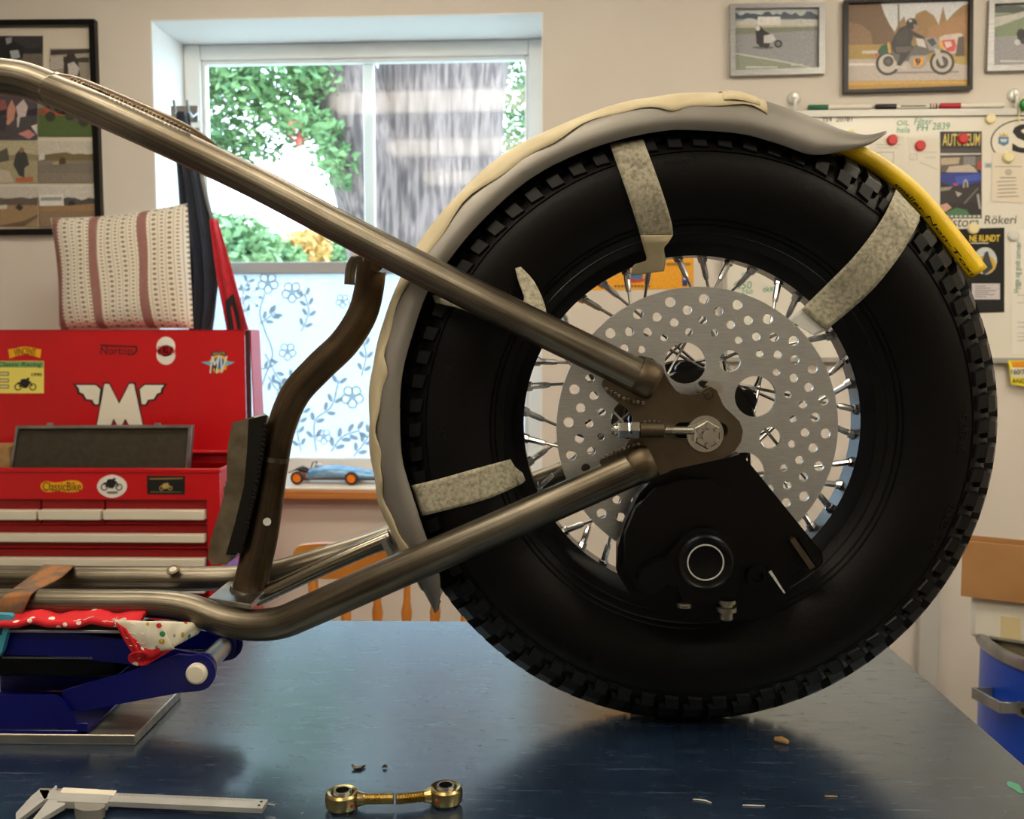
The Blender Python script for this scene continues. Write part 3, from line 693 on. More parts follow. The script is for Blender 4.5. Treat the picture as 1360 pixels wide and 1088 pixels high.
# the far axle plate, same shape
far = [[PY(.977).px(*q) for q in ap], [PY(.977).px(*q) for q in sl]]
plate('axle_plate', far, PY(1.208), 0, .008, m_plate, frame)
for pts in ([(846,497,.968,23.5),(854,501,.968,25.5),(866,507,.968,25.2),(872,510,.968,22)], [(842,624,.968,23.5),(848,620,.968,24.8),(858,615,.968,25),(867,611,.968,22)]):
    tube_px('weld_collar', pts, m_plate, sm=4)
weld('weld_bead', [(800,514,.967),(830,530,.966),(858,536,.965)], .0022)
weld('weld_bead', [(800,608,.967),(825,598,.966),(848,590,.965)], .0022)
# adjuster boss, screw and nuts
tube_px('adjuster_boss', [(850,571,.964,10.5),(881,571,.964,10.5)], m_plate, n=18, sm=1)
weld('weld_bead', [(850,561,.962),(866,560,.961),(880,561,.962)], .0018)
def thread(name, a, b, r, m, parent, pitch=.0016):
    a, b = Vector(a), Vector(b); n = max(4, int((b-a).length/pitch)); pts, rs = [], []
    for i in range(2*n+1): pts.append(a+(b-a)*(i/(2*n))); rs.append(r if i % 2 else r*.84)
    return MB().tube(pts, rs, 12).build(name, m, parent)
thread('adjuster_screw', P(812,571,.964), P(926,572,.964), .0045, m_chrome, frame)
def hexnut(name, a, b, r, m, parent, n=6): return MB().tube([a, a+(b-a)*.12, a+(b-a)*.88, b], [r*.9, r, r, r*.9], n).build(name, m, parent, 20)
hexnut('lock_nut', P(838,571,.964), P(849,571,.964), .0092, m_chrome, frame); hexnut('cap_nut', P(820,571,.964), P(836,571,.964), .0085, m_chrome, frame)
MB().ball(P(818,571,.964), .0062, (.8,1,1)).build('cap_nut_dome', m_chrome, frame)
# axle nut with washer
cA = Vector((P(936,576,.97).x, .97, P(936,576,.97).z))
axl = MB().cyl((cA.x, YW+.13, cA.z), cA+Vector((0,-.026,0)), .0066, n=20).build('axle_shaft', m_chrome, frame)
MB().lathe([(.008,0),(.0182,0),(.0182,-.0026),(.008,-.0026)], cA-Vector((0,.0005,0)), (0,1,0), 40, True).build('washer', m_chrome, axl)
hexnut('axle_nut', cA+Vector((0,-.003,0)), cA+Vector((0,-.0150,0)), .0142, m_chrome, axl)
for k in range(6):
    a = PI/3*k+PI/6; c = cA+Vector((.0098*math.cos(a), -.0175, .0098*math.sin(a))); MB().cyl(c+Vector((0,.0035,0)), c+Vector((0,-.0035,0)), .0030, .0026, n=8).build('castle_tooth', m_chrome, axl)
# stub bolt at the top of the plate
c = P(947,519,.987); MB().cyl(c, c+Vector((0,.045,0)), .0100, n=24).build('anchor_boss', m_chrome, frame)
c = P(940,525,.972); hexnut('anchor_bolt', c+Vector((0,.001,0)), c+Vector((0,-.004,0)), .0045, m_plate, frame)

# ================================================================== BRAKE CALIPER
arm = [(846,652),(868,628),(900,617),(960,606),(978,600),(990,612),(1084,728),(1086,742),(1076,752),(1062,752),(1046,742),(1040,790),(1015,812),(960,818),(880,812),(838,790),(818,756),(818,722),(828,690)]
cal = plate('brake_caliper', [arm], PY(1.013), 0, .02, m_blackpart, frame, .003, px=True)
cal['label'] = 'black brake caliper and torque bracket hanging below the axle'
body = [(826,748),(828,706),(842,672),(868,646),(905,634),(945,636),(976,654),(996,690),(1004,735),(1012,760),(1000,790),(968,806),(905,806),(872,794),(846,780)]
plate('caliper_body', [body], PY(.993), -.004, .020, m_blackpart, cal, .008, px=True)
lug = [(846,768),(850,752),(866,744),(882,738),(893,722),(908,708),(938,701),(966,712),(980,738),(978,770),(976,796),(905,796),(900,778),(884,774),(866,786),(852,782)]
plate('piston_housing', [lug], PY(.975), -.002, .014, m_blackpart, cal, .004, px=True)
cp = PY(.962); c = P(937,747,.962)
MB().lathe([(.0,0),(.022,0),(.0255,-.002),(.0275,-.001),(.029,.003),(.031,.004),(.0325,.012)], c, (0,1,0), 48).build('piston_cap', m_black, cal)
MB().lathe([(.0170,-.0003),(.0170,-.0010),(.0184,-.0010),(.0184,-.0003)], c, (0,1,0), 48, True).build('cap_ring', mat('etched_ring', rgb(190,190,185), .4), cal)
for x, y in ((863,762), (1005,765)):
    c = P(x,y,.972); MB().lathe([(0,.002),(.0055,.002),(.0062,-.003),(.0105,-.003),(.0115,.012)], c, (0,1,0), 24).build('slide_bolt', m_blackpart, cal)
c = P(965,796,.968)
MB().lathe([(.0095,0),(.0095,.004),(.0065,.0045),(.0065,.007),(.0105,.0075),(.0105,.012),(.0068,.0125),(.0068,.020),(.005,.0215),(0,.0215)], c, (0,0,-1), 20).build('banjo_bolt', mat('dull_bolt_metal', rgb(150,146,132), .35, 1), cal)
c = P(909,801,.968); MB().lathe([(.006,0),(.0075,.001),(.0075,.004),(0,.005)], c, (0,0,-1), 16).build('bleed_bolt', mat('dull_bolt_metal', rgb(150,146,132), .35, 1), cal)
for i, (q, m) in enumerate(([[(1044,714),(1050,710),(1077,748),(1070,752)], m_plate], [[(1056,712),(1066,716),(1086,738),(1082,750),(1074,742)], m_blackpart])):
    plate('brake_pad', [q], PY(1.0), 0, .016, m, cal, .001, px=True)
c0, c1 = P(1022,758,.972), P(1042,788,.972); MB().tube([c0, c1], [.0022,.0012], 8).build('retaining_clip', m_chrome, cal)

# ================================================================== FENDER
fen = thing('rear_fender', P(585,808,1.09), 'bare grey sheet steel rear fender curving over the tyre', 'fender')
E_ = [(583,808),(584.5,770),(577,742),(567,716),(553,674),(542,639),(534.7,611),(531.6,574),(531.6,527),(536,489),(547,447),(567.5,388),(592.5,350.6),(636,297.5),(699,241),(761,207),(824,185),(880,174),(915,172.6),(983,177.6),(1033.6,191),(1077.6,205.4),(1118,201),(1152,193),(1169.6,182)]
O_ = [(580,806),(556,770),(540,741),(526,717),(508,680),(499,643),(493.5,606),(491,570),(491.5,525),(495.6,484),(505,447),(529,375),(556,325),(606,260),(668,207),(735,170),(806,144),(866,129.5),(915,125.5),(980,126),(1030,139),(1080,157.5),(1110,173.5),(1140,183),(1166,180)]
EW = .068
Es = smooth_path(E_, 5); Os = smooth_path(O_, 5)
EWp = [P(x,y,YW-EW) for x, y in Es]; OWp = [P(x,y,YW-.02) for x, y in Os]
def fend(i, s, lift=0):
    """i station index, s 0 near edge .. 1 far edge"""
    k = max(0.0, math.sin(PI*s))**.62; e, o = EWp[i], OWp[i]
    d = Vector((o.x-e.x, 0, o.z-e.z)); n = d.normalized() if d.length > 1e-6 else Vector((0,0,1))
    c = math.cos(PI*s)
    return Vector((e.x+d.x*k, YW-EW*c, e.z+d.z*k))+n*lift*k+Vector((0, -lift*c, 0))
NS = len(Es)-1; mb = MB(); mb.grid(lambda a, b: fend(round(a*NS), b), NS, 20); mb.build('shell', m_fender, fen, 60, solid=.0018)
# masking tape along the crown
tp = thing('masking_tape', fend(60, .5), 'wavy cream masking tape stuck along the fender crown', 'tape')
i0, i1 = 4, round(NS*19.6/24)
def tp_edge(a):
    return .118+.028*math.sin(a*41)+.014*math.sin(a*97+1)+.016*math.sin(a*23+2)+.07*max(0, 1-a/.4)
mb = MB(); mb.grid(lambda a, b: fend(round(i0+a*(i1-i0)), min(.95, tp_edge(a)+b*(.82-tp_edge(a))), .0016+.0008*math.sin(a*60+b*9)), i1-i0, 14); mb.build('tape_strip', m_tape, tp, 60, solid=.0004)
mb = MB(); mb.grid(lambda a, b: fend(round(NS*18.6/24+a*4), .16+b*.6, .0032+.0012*math.sin(a*5)), 4, 10); mb.build('tape_end', m_tape, tp, 60, solid=.0004)
mb = MB(); mb.grid(lambda a, b: P(553+10*a+20*b+3*math.sin(b*14), 764+a*4+36*b+(6*math.sin(a*17))*b, 1.10), 4, 12); mb.build('torn_end', m_tape, tp, 60, solid=.0004)

# tape strips on the tyre side: follow the sidewall
def on_tyre(px, py, lift=.0016):
    Y = YW-.05
    for _ in range(8):
        p = P(px, py, Y); r = math.hypot(p.x-XC, p.z-ZW); Y = YW-side_y(r)-lift
    return P(px, py, Y)
def strip(name, left, right, label, lift=.002, fn=on_tyre, m=m_tape2, n=8, parent=None, group='tape strips on the tyre'):
    Ls, Rs = smooth_path(left, 5), smooth_path(right, 5); N = len(Ls)-1
    def g(a, b):
        i = round(a*N); l, r_ = Ls[i], Rs[i]; x, y = l[0]+(r_[0]-l[0])*b, l[1]+(r_[1]-l[1])*b
        return fn(x, y, lift)
    mb = MB(); mb.grid(g, N, n)
    return mb.build(name, m, parent, 60, solid=.0005, **({} if parent else dict(label=label, cat='tape', group=group)))
def deep(px, py, lift):
    """from the rim edge the tape turns in over the rim well"""
    return P(px, py, YW-.034+lift)
def over(x, y, l):
    """follow the sidewall, then bridge the shoulder knobs"""
    Y = YW-.06
    for _ in range(10):
        p = P(x, y, Y); r = math.hypot(p.x-XC, p.z-ZW)
        Y = YW-(side_y(r)+.004 if r < .268 else .0645-.032*max(0, min(1, (r-.300)/.032)))
    return P(x, y, Y)
A = thing('tape_strip', on_tyre(850,250), 'tape strip running from fender crown down to the rim, twisted at its end', 'tape', 'tape strips on the tyre')
strip('band', [(809,190),(822,226),(836,266),(846,298),(850,312)], [(854,185),(868,222),(882,262),(892,296),(894,312)], '', .004, over, parent=A)
strip('twisted_end', [(850,312),(855,330),(858,346),(842,352),(838,366)], [(894,312),(888,322),(882,330),(884,346),(882,360)], '', 0, lambda x, y, l: P(x, y, YW-.045+max(0, y-320)*.0006), parent=A, m=m_tape)
B = thing('tape_strip', on_tyre(1140,350), 'wide tape strip crossing from the yellow hose over the sidewall to the rim', 'tape', 'tape strips on the tyre')
strip('band', [(1190,252),(1172,290),(1140,334),(1108,368),(1064,411)], [(1222,286),(1216,304),(1192,344),(1154,390),(1098,438)], '', .004, over, parent=B)
strip('rim_end', [(1064,411),(1052,418),(1046,424)], [(1098,438),(1090,442),(1082,446)], '', 0, lambda x, y, l: P(x, y, YW-.03), parent=B, m=mat('thin_white_tape', rgb(214,214,208), .7))
C_ = thing('tape_strip', on_tyre(620,645), 'tape strip above the lower frame tube, from fender edge to rim', 'tape', 'tape strips on the tyre')
strip('band', [(546,645),(580,637),(630,623),(678,610)], [(559,686),(600,676),(650,662),(690,644)], '', .004, over, parent=C_)
strip('curled_end', [(678,610),(684,620),(694,628)], [(690,644),(694,642),(698,638)], '', 0, lambda x, y, l: P(x, y, YW-.047), parent=C_)
Dd = thing('tape_strip', on_tyre(650,420), 'narrow tape strip half hidden behind the upper frame tube with a torn flap', 'tape', 'tape strips on the tyre')
strip('band', [(574,392),(610,398),(650,412),(690,425)], [(578,402),(616,412),(650,428),(684,441)], '', .004, over, parent=Dd)
strip('torn_flap', [(682,347),(688,372),(696,396),(690,408),(692,412)], [(686,349),(708,372),(722,400),(728,424),(736,432)], '', 0, lambda x, y, l: P(x, y, YW-.058-.0002*(y-347)), parent=Dd)

# yellow hose lying on the tread
hs = thing('yellow_hose', P(1225,270,1.07), 'bright yellow plastic hose tucked between tyre tread and fender', 'hose')
hp = [(1100,190,1.07,9),(1145,207,1.07,10),(1188,235,1.07,10.5),(1222,266,1.07,11),(1262,314,1.066,11.5),(1299,363,1.06,12)]
q = smooth_path(hp, 6); MB().tube([P(a,b,c) for a,b,c,d in q], [d*c/F for a,b,c,d in q], 20, False).build('hose_wall', m_yellow, hs, solid=.002)
me, a, b, c, d = text_mesh('smaller Non-Toxi', .5, .1, 0)
qq = [(P(a_,b_,c_), d_*c_/F) for a_,b_,c_,d_ in q]
for v in me.vertices:
    t = .42+.56*(v.co.x-a)/(b-a); fi = t*(len(qq)-1); i_ = min(int(fi), len(qq)-2); fr_ = fi-i_
    cpt = qq[i_][0].lerp(qq[i_+1][0], fr_); rad = qq[i_][1]+.0011+.0004*(v.co.z+.5)
    dx = (qq[i_+1][0]-qq[i_][0]).normalized(); dn = Vector((0,-1,0)); dy = dn.cross(dx)
    ph = D(-48)+(v.co.y-.35)*.0062/rad; v.co = cpt+(dn*math.cos(ph)+dy*math.sin(ph))*rad
link('printed_lettering', me, hs, m_ink)

# ================================================================== JACK, PLATE, CLOTH, STRAP
PZ = .011
c1, c2 = TP(180,990,TZ), TP(234,927,TZ)
mb = MB(); mb.box((-1.0, c1.y, TZ), (c1.x, c2.y, TZ+PZ))
mb.build('steel_plate', m_alu, None, 30, .0015, label='flat grey metal plate under the blue jack', cat='plate')
jy0, jy1 = c1.y+.022, c2.y-.03
jack = thing('scissor_jack', (P(60,960,jy0).x, (jy0+jy1)/2, TZ+PZ), 'blue enamelled scissor jack under the frame tubes', 'jack')
NJ = PY(jy0); FJ = PY(jy1)
zt = TZ+PZ; zj = (TZ+PZ-H)
basep = [(-60,919),(12,915),(85,915),(97,924),(116,956),(126,966),(108,964),(85,958),(12,958),(-60,963)]
def uvs(q): return [NJ.px(*p) for p in q]
plate('base_bracket', [uvs(basep)], NJ, .016, .004, m_blue, jack, .0015); plate('base_bracket', [uvs(basep)], FJ, -.012, .004, m_blue, jack, .0015)
bx0, bx1 = NJ.px(-60,960)[0], NJ.px(128,960)[0]
MB().box((bx0, jy0-.021, zt), (bx1, jy1+.012, zt+.004)).build('base_foot', m_blue, jack, 30, .001)
for y in (jy0-.021, jy1+.009): MB().box((bx1-.012, y, zt), (bx1, y+.003, zt+.012)).build('foot_lip', m_blue, jack, 30, .001)
kx, ky = 268, 888
def armp(pts): return [uvs(pts)]
low = [(90,912),(126,901),(175,888),(243,864)]+[(kx+24*math.cos(a), ky-24*math.sin(a)) for a in [D(110-20*k) for k in range(11)]]+[(246,914),(116,938),(96,936)]
upr_ = [(-60,834),(60,838),(180,852),(243,866)]+[(kx-2+20*math.cos(a), ky-20*math.sin(a)) for a in [D(100-20*k) for k in range(9)]]+[(240,892),(178,884),(60,872),(-60,868)]
plate('lower_arm', armp(low), NJ, .010, .004, m_blue, jack, .001); plate('lower_arm', armp(low), FJ, -.004, .004, m_blue, jack, .001)
plate('upper_arm', armp(upr_), NJ, -.006, .004, m_blue, jack, .001); plate('upper_arm', armp(upr_), FJ, .006, .004, m_blue, jack, .001)
ctr = NJ.px(kx,ky)
MB().cyl((ctr[0], jy0-.0165, ctr[1]), (ctr[0], jy1+.006, ctr[1]), .0105, n=24).build('pivot_pin', m_galv, jack)
MB().lathe([(0,-.003),(.0085,-.003),(.0112,-.001),(.0112,.004)], (ctr[0], jy0-.0165, ctr[1]), (0,1,0), 28).build('pin_head', m_cream, jack)
mb = MB(); ax0, ax1 = NJ.px(150,905), NJ.px(246,878)
mb.add([Vector((ax0[0], jy0-.012, ax0[1]-.012)), Vector((ax1[0], jy0-.012, ax1[1]-.012)), Vector((ax1[0], jy1, ax1[1]-.012)), Vector((ax0[0], jy1, ax0[1]-.012))], [(0,1,2,3)]); mb.build('arm_web', m_blue, jack, 0, solid=.003)
ym = (jy0+jy1)/2
thread('lead_screw', (ctr[0]-.01, ym, ctr[1]), (bx0-.05, ym, ctr[1]+.004), .0075, mat('dark_screw_steel', rgb(40,40,44), .4, .8), jack, .003)
# rack of gear teeth on the arms
gm = MB(); g0, g1 = NJ.px(2,875), NJ.px(122,875); n = 46
for k in range(n):
    x = g0[0]+(g1[0]-g0[0])*k/n; wd = (g1[0]-g0[0])/n
    gm.add([Vector((x, jy0+.0015, g0[1])), Vector((x+wd*.9, jy0+.0015, g0[1])), Vector((x+wd*.45, jy0+.0015, g0[1]+.0025))], [(0,1,2)])
gm.build('gear_teeth', m_galv, jack, 0, solid=.001)
MB().box((NJ.px(-60,880)[0], jy0+.008, NJ.px(0,902)[1]), (NJ.px(150,880)[0], jy1-.006, NJ.px(0,870)[1])).build('interior_shade_block', m_black, jack, 30, .002)  # black block added between the arms to paint in the jack's shaded interior
for x in (22, 64):
    c = NJ.px(x,926); MB().ball((c[0], jy0-.003, c[1]), .004, (1.2,.5,1)).build('rivet', m_blue, jack)
s0, s1 = NJ.px(-60,836), NJ.px(176,834); zs = P(100,835,jy0).z
MB().box((s0[0], jy0-.01, zs-.002), (s1[0], jy1+.02, zs+.0015)).build('saddle', m_galv, jack, 30, .001)
# cloth padding under the tubes
cl = thing('polka_dot_cloth', P(150,830,1.06), 'folded red and white dotted cotton cloth padding the jack saddle', 'cloth')
zc = P(100,829,1.05).z
def cl_top(a, b):
    x = -260+a*440; y = 829+2.5*math.sin(a*34+b*3)+1.5*math.sin(a*71); p = P(x, y-4*(b > .3), jy0-.016)
    return Vector((p.x, jy0-.016+b*.055, p.z))
mb = MB(); mb.grid(cl_top, 50, 8); mb.build('red_layer', m_polka, cl, 60, solid=.006)
def patch(name, quad, m, nu=12, nv=10, bulge=.004, th=.0016):
    (a,b,c,d) = quad
    def g(u, v):
        x0, y0, Y0 = [a[i]+(b[i]-a[i])*u for i in range(3)]; x1, y1, Y1 = [d[i]+(c[i]-d[i])*u for i in range(3)]
        x, y, Y = x0+(x1-x0)*v, y0+(y1-y0)*v, Y0+(Y1-Y0)*v
        return P(x, y, Y-bulge*math.sin(PI*u)*math.sin(PI*v)+.0012*math.sin(u*13+v*7))
    mb = MB(); mb.grid(g, nu, nv); return mb.build(name, m, cl, 60, solid=th)
patch('white_fold', [(150,823,jy0-.034),(212,826,jy0-.036),(232,862,jy0-.03),(186,868,jy0-.034)], m_polka2)
patch('white_fold', [(205,825,jy0-.036),(274,828,jy0+.03),(262,842,jy0+.02),(226,862,jy0-.03)], m_polka2)
patch('red_hem', [(152,826,jy0-.036),(168,836,jy0-.037),(196,868,jy0-.036),(180,876,jy0-.034)], m_polka, bulge=.002)
rp = MB()
def roll(u, v):
    a = u*2*PI*.92; c = P(184,876,jy0-.034).lerp(P(220,858,jy0-.026), v); r = .0085-.002*v
    return c+Vector((math.cos(a)*r*1.3, -math.sin(a)*.004, math.sin(a)*r))
rp.grid(roll, 18, 8); rp.build('rolled_hem', m_polka, cl, 60, solid=.001)
tm = MB(); rr = random.Random(5)
for k in range(16):
    x, y = (80+rr.random()*90, 822+rr.random()*4) if k < 9 else (165+rr.random()*45, 832+rr.random()*30)
    p = [P(x+i*3.5*rr.uniform(.4,1.4), y+rr.uniform(-3,3)*i*.5, jy0-.038) for i in range(4)]; tm.tube(p, .00035, 5)
tm.build('frayed_threads', m_paper, cl, kind='stuff')
# strap and buckle
st = thing('ratchet_strap', P(30,800,1.02), 'rusty brown webbing strap with turquoise buckle round the lower tubes', 'strap')
path = [((52,757,1.14),(96,757,1.14)),((58,751,1.128),(98,752,1.128)),((38,768,1.09),(80,768,1.09)),((8,790,1.03),(46,786,1.03)),((0,798,1.020),(38,797,1.020)),((-6,815,1.018),(30,815,1.018)),((-16,836,1.024),(19,836,1.024)),((-30,872,1.035),(4,872,1.035))]
Lp = smooth_path([a for a, b in path], 5); Rp = smooth_path([b for a, b in path], 5)
mb = MB(); mb.grid(lambda a, b: P(*[l+(r_-l)*b for l, r_ in zip(Lp[round(a*(len(Lp)-1))], Rp[round(a*(len(Lp)-1))])]), len(Lp)-1, 4); mb.build('webbing', m_rust, st, 60, solid=.002)
plate('buckle', [[(-30,812),(19,814),(21,822),(14,840),(8,862),(2,872),(-30,874)], [(-10,830),(4,830),(8,824),(-10,824)]], PY(1.012), 0, .008, m_teal, st, .002, px=True)
plate('buckle_slot', [[(-10,832),(10,830),(8,840),(-10,842)]], PY(1.012), .0085, .0006, m_ink, st, px=True)

# ================================================================== TOOLS ON THE BENCH
vc = thing('vernier_caliper', TP(180,1062,TZ), 'steel vernier caliper lying at the bench front', 'caliper')
def flatplate(name, pts, z, th, m, parent, bevel=.0004):
    q = [TP(x,y,z+th) for x, y in pts]; cen = sum(q, Vector())/len(q)
    plt = PL((0,0,z), (1,0,0), (0,1,0))
    return plate(name, [[(p.x, p.y) for p in q]], plt, 0, th, m, parent, bevel)
zv = TZ+.006
flatplate('beam', [(52,1049),(356,1062),(348,1074),(58,1061)], zv, .0045, m_cal, vc)
flatplate('fixed_jaw', [(53,1048),(42,1057),(21,1080),(21,1088),(27,1087),(62,1060),(66,1050)], zv, .0045, m_cal, vc)
flatplate('slider', [(84,1053),(148,1056),(142,1067),(76,1064)], zv-.001, .0065, m_cal, vc)
flatplate('sliding_jaw', [(86,1061),(66,1060),(42,1090),(50,1090),(86,1069)], zv-.0005, .0045, m_cal, vc)
flatplate('scale_plate', [(84,1046),(155,1050),(151,1057),(80,1053)], zv+.0048, .0006, m_cream, vc)
flatplate('inner_jaw', [(66,1052),(74,1043),(76,1044),(72,1053)], zv, .003, m_cal, vc)
q = [(98,1064),(104,1063),(112,1066),(122,1066),(132,1063),(140,1063),(139,1072),(132,1076),(122,1077),(110,1077),(100,1074)]
flatplate('thumb_grip', q, TZ+.0012, .0095, m_brown, vc, .001)
a, b = TP(350,1069,zv), TP(366,1070,zv); MB().cyl(a, b, .0012, n=8).build('depth_rod', m_chrome, vc)
for x, y in ((347,1065),(344,1070)):
    c = TP(x,y,zv+.0046); MB().cyl(c, c+Vector((0,0,.0004)), .0014, n=10).build('beam_screw', m_ink, vc)
MB().box((TP(52,1056,TZ).x, TP(60,1056,TZ).y-.004, TZ), (TP(130,1056,TZ).x, TP(60,1056,TZ).y+.002, TZ+.0055)).build('jaw_underside', m_brown, vc)
tk = MB(); 
for k in range(60):
    t = k/60; p = TP(160+t*180, 1055.2+t*8, zv+.0046); tk.box((p.x, p.y-.0016*(1.6 if k % 5 == 0 else 1), zv+.0045), (p.x+.0003, p.y+.001, zv+.0047))
tk.build('scale_marks', m_ink, vc, 0, kind='stuff')
def rod_end(px, py, tx, ty, label, hole):
    c = TP(px, py, TZ); e = TP(tx, ty, TZ); d = Vector((e.x-c.x, e.y-c.y, 0)); ln_ = d.length; d.normalize()
    r = thing('rod_end', (c.x, c.y, TZ), label, 'rod end', 'rod ends on the bench'); zc_ = TZ+.0095
    cc_ = Vector((c.x, c.y, zc_))
    MB().lathe([(.0105,-.0065),(.0135,-.0075),(.0152,-.0055),(.0157,0),(.0152,.0055),(.0135,.0075),(.0105,.0065),(.0100,0)], cc_, (0,0,1), 40, True).build('housing', m_gold, r)
    MB().lathe([(.0062,-.0088),(.0080,-.0088),(.0098,-.005),(.0104,0),(.0098,.005),(.0080,.0088),(.0062,.0088)], cc_, (0,0,1), 32, True).build('ball', m_chrome, r)
    MB().tube([cc_+d*.0125, cc_+d*.018, cc_+d*.0205], [.0078,.0058,.0056], 20).build('neck', m_gold, r)
    thread('threaded_shank', cc_+d*.020, cc_+d*ln_, .0052, m_gold, r, .0013)
    h = cc_+d*.010+Vector((d.y, -d.x, 0))*.0122*(1 if d.x > 0 else -1); MB().ball(h, .0022, (1,.5,1)).build('grease_hole', mat('copper_red', rgb(150,60,30), .4), r)
    return r
rod_end(455,1075,523,1074,'gold rod end bearing beside the vernier caliper, its shank facing the other',0)
rod_end(592,1068,526,1075,'gold rod end bearing farther from the vernier caliper, shank facing its twin',0)
def chip(name, px, py, pts, r, m, label, cat='scrap'):
    c = TP(px, py, TZ); mb = MB(); mb.tube([c+Vector(p)+Vector((0,0,r)) for p in pts], [r*.7]+[r]*(len(pts)-2)+[r*.6], 8); mb.build(name, m, None, label=label, cat=cat)
chip('metal_chip', 476, 1021, [(-.006,0,.002),(-.003,-.003,0),(.003,-.002,0),(.006,.003,0)], .0018, m_steel_dark, 'dark curled metal chip on the bench near the rod ends')
chip('metal_chip', 511, 1021, [(-.002,0,0),(0,0,.001),(.002,.001,0)], .0018, m_steel_dark, 'tiny dark metal crumb on the bench near the rod ends')
chip('wood_chip', 1038, 988, [(-.006,.004,0),(0,0,.001),(.006,-.004,0)], .0035, m_skin, 'tan splinter on the bench beside the tyre shadow')
chip('wire_bit', 932, 1064, [(-.008,.002,0),(-.002,.001,0),(.004,-.001,0),(.008,-.005,0)], .0007, m_paper, 'short bent white wire bit on the dark bench')
chip('wire_bit', 1001, 1071, [(-.010,.0005,0),(0,0,0),(.010,-.0005,0)], .0007, m_paper, 'short straight white wire bit on the dark bench')
chip('wood_sliver', 1104, 1059, [(-.006,.0,0),(0,0,0),(.006,.0,0)], .0008, m_skin, 'thin tan sliver near the bench edge')
mb = MB(); c = TP(1349,1046,TZ+.0003); mb.add([c+Vector((.005*math.cos(t)*(1+.3*math.sin(3*t)), .013*math.sin(t), 0)) for t in [2*PI*k/14 for k in range(14)]], [tuple(range(14))])
mb.build('paint_mark', flat((70,150,120)), bench, 0)

# ================================================================== TOOL CHEST
CY = 2.5
xr = P(293,690,CY).x; xl = xr-.76; ztop = P(200,622,CY).z; CH = .36; zbot = ztop-CH; CD = .30
cab = thing('roller_cabinet', ((xl+xr)/2, CY+CD/2, 0), 'red roller cabinet under the tool chest', 'cabinet')
MB().box((xl-.02, CY-.01, .06), (xr+.02, CY+CD+.02, zbot)).build('body', m_red, cab, 30, .006)
for x in (xl+.05, xr-.05):
    for y in (CY+.05, CY+CD-.05): MB().cyl((x-.015,y,.03), (x+.015,y,.03), .03, n=18).build('castor', m_black, cab); MB().box((x-.01,y-.01,.03),(x+.01,y+.01,.06)).build('castor_fork', m_galv, cab)
for k in range(3): MB().box((xl+.02, CY-.02, zbot-.06-.17*(k+1)), (xr-.02, CY-.01, zbot-.07-.17*k)).build('drawer', m_reddark, cab, 30, .003)
chest = thing('tool_chest', ((xl+xr)/2, CY+CD/2, zbot), 'open red metal tool chest with cream drawer strips and motorcycle stickers', 'tool chest')
CP = PY(CY)
# body: front face with a drawer recess, sides, back, bottom, tray floor
d0u, d0v = CP.px(274.5,664); rec_l = xl+.02; rec_b = zbot+.02
plate('front_panel', [[(xl,zbot),(xr,zbot),(xr,ztop),(xl,ztop)], [(rec_l,rec_b),(d0u,rec_b),(d0u,d0v),(rec_l,d0v)]], PY(CY+.002), 0, .002, m_red, chest)
MB().box((xr-.003, CY+.002, zbot), (xr, CY+CD, ztop)).build('side_panel', m_red, chest)
MB().box((xl, CY+.002, zbot), (xl+.003, CY+CD, ztop)).build('side_panel', m_red, chest)
MB().box((xl+.003, CY+CD-.003, zbot), (xr-.003, CY+CD, ztop)).build('back_panel', m_red, chest)
MB().box((xl+.003, CY+.03, zbot), (xr-.003, CY+CD-.003, zbot+.004)).build('bottom_panel', m_red, chest)
MB().box((xl+.003, CY+.002, ztop-.075), (xr-.003, CY+CD-.003, ztop-.072)).build('tray_floor', m_reddark, chest)
MB().box((rec_l, CY+.028, rec_b), (d0u, CY+.03, d0v)).build('recess_back', m_reddark, chest)
MB().box((xl-.002, CY-.003, ztop-.012), (xr+.002, CY+.006, ztop)).build('top_rim', m_red, chest, 30, .002)
MB().box((xr-.004, CY+.006, ztop-.012), (xr+.002, CY+CD, ztop)).build('side_rim', m_red, chest, 30, .002)
rows = [(664,697,677,690),(698,729,708,720),(730,762,740,752),(763,800,774,787)]
def drawer(x0, x1, y0, y1, h0, h1):
    (u0, v1), (u1, v0) = CP.px(x0, y0), CP.px(x1, y1)
    d = MB().box((u0, CY+.012, v0), (u1, CY+.026, v1)).build('drawer', m_reddark, chest, 30, .001)
    (a, b1), (c, b0) = CP.px(x0+1, h0), CP.px(x1-1, h1)
    MB().box((a, CY-.012, b0), (c, CY+.013, b1)).build('handle_strip', m_cream, d, 30, .002)
    MB().box((u0, CY+.004, v0), (u1, CY+.012, v0+.003)).build('drawer_lip', m_red, d)
x_l = -56-36
for (a, b) in ((x_l, 51), (52.5, 136.5), (138, 274)): drawer(a, b, *rows[0])
for r_ in rows[1:]: drawer(x_l, 274, *r_)
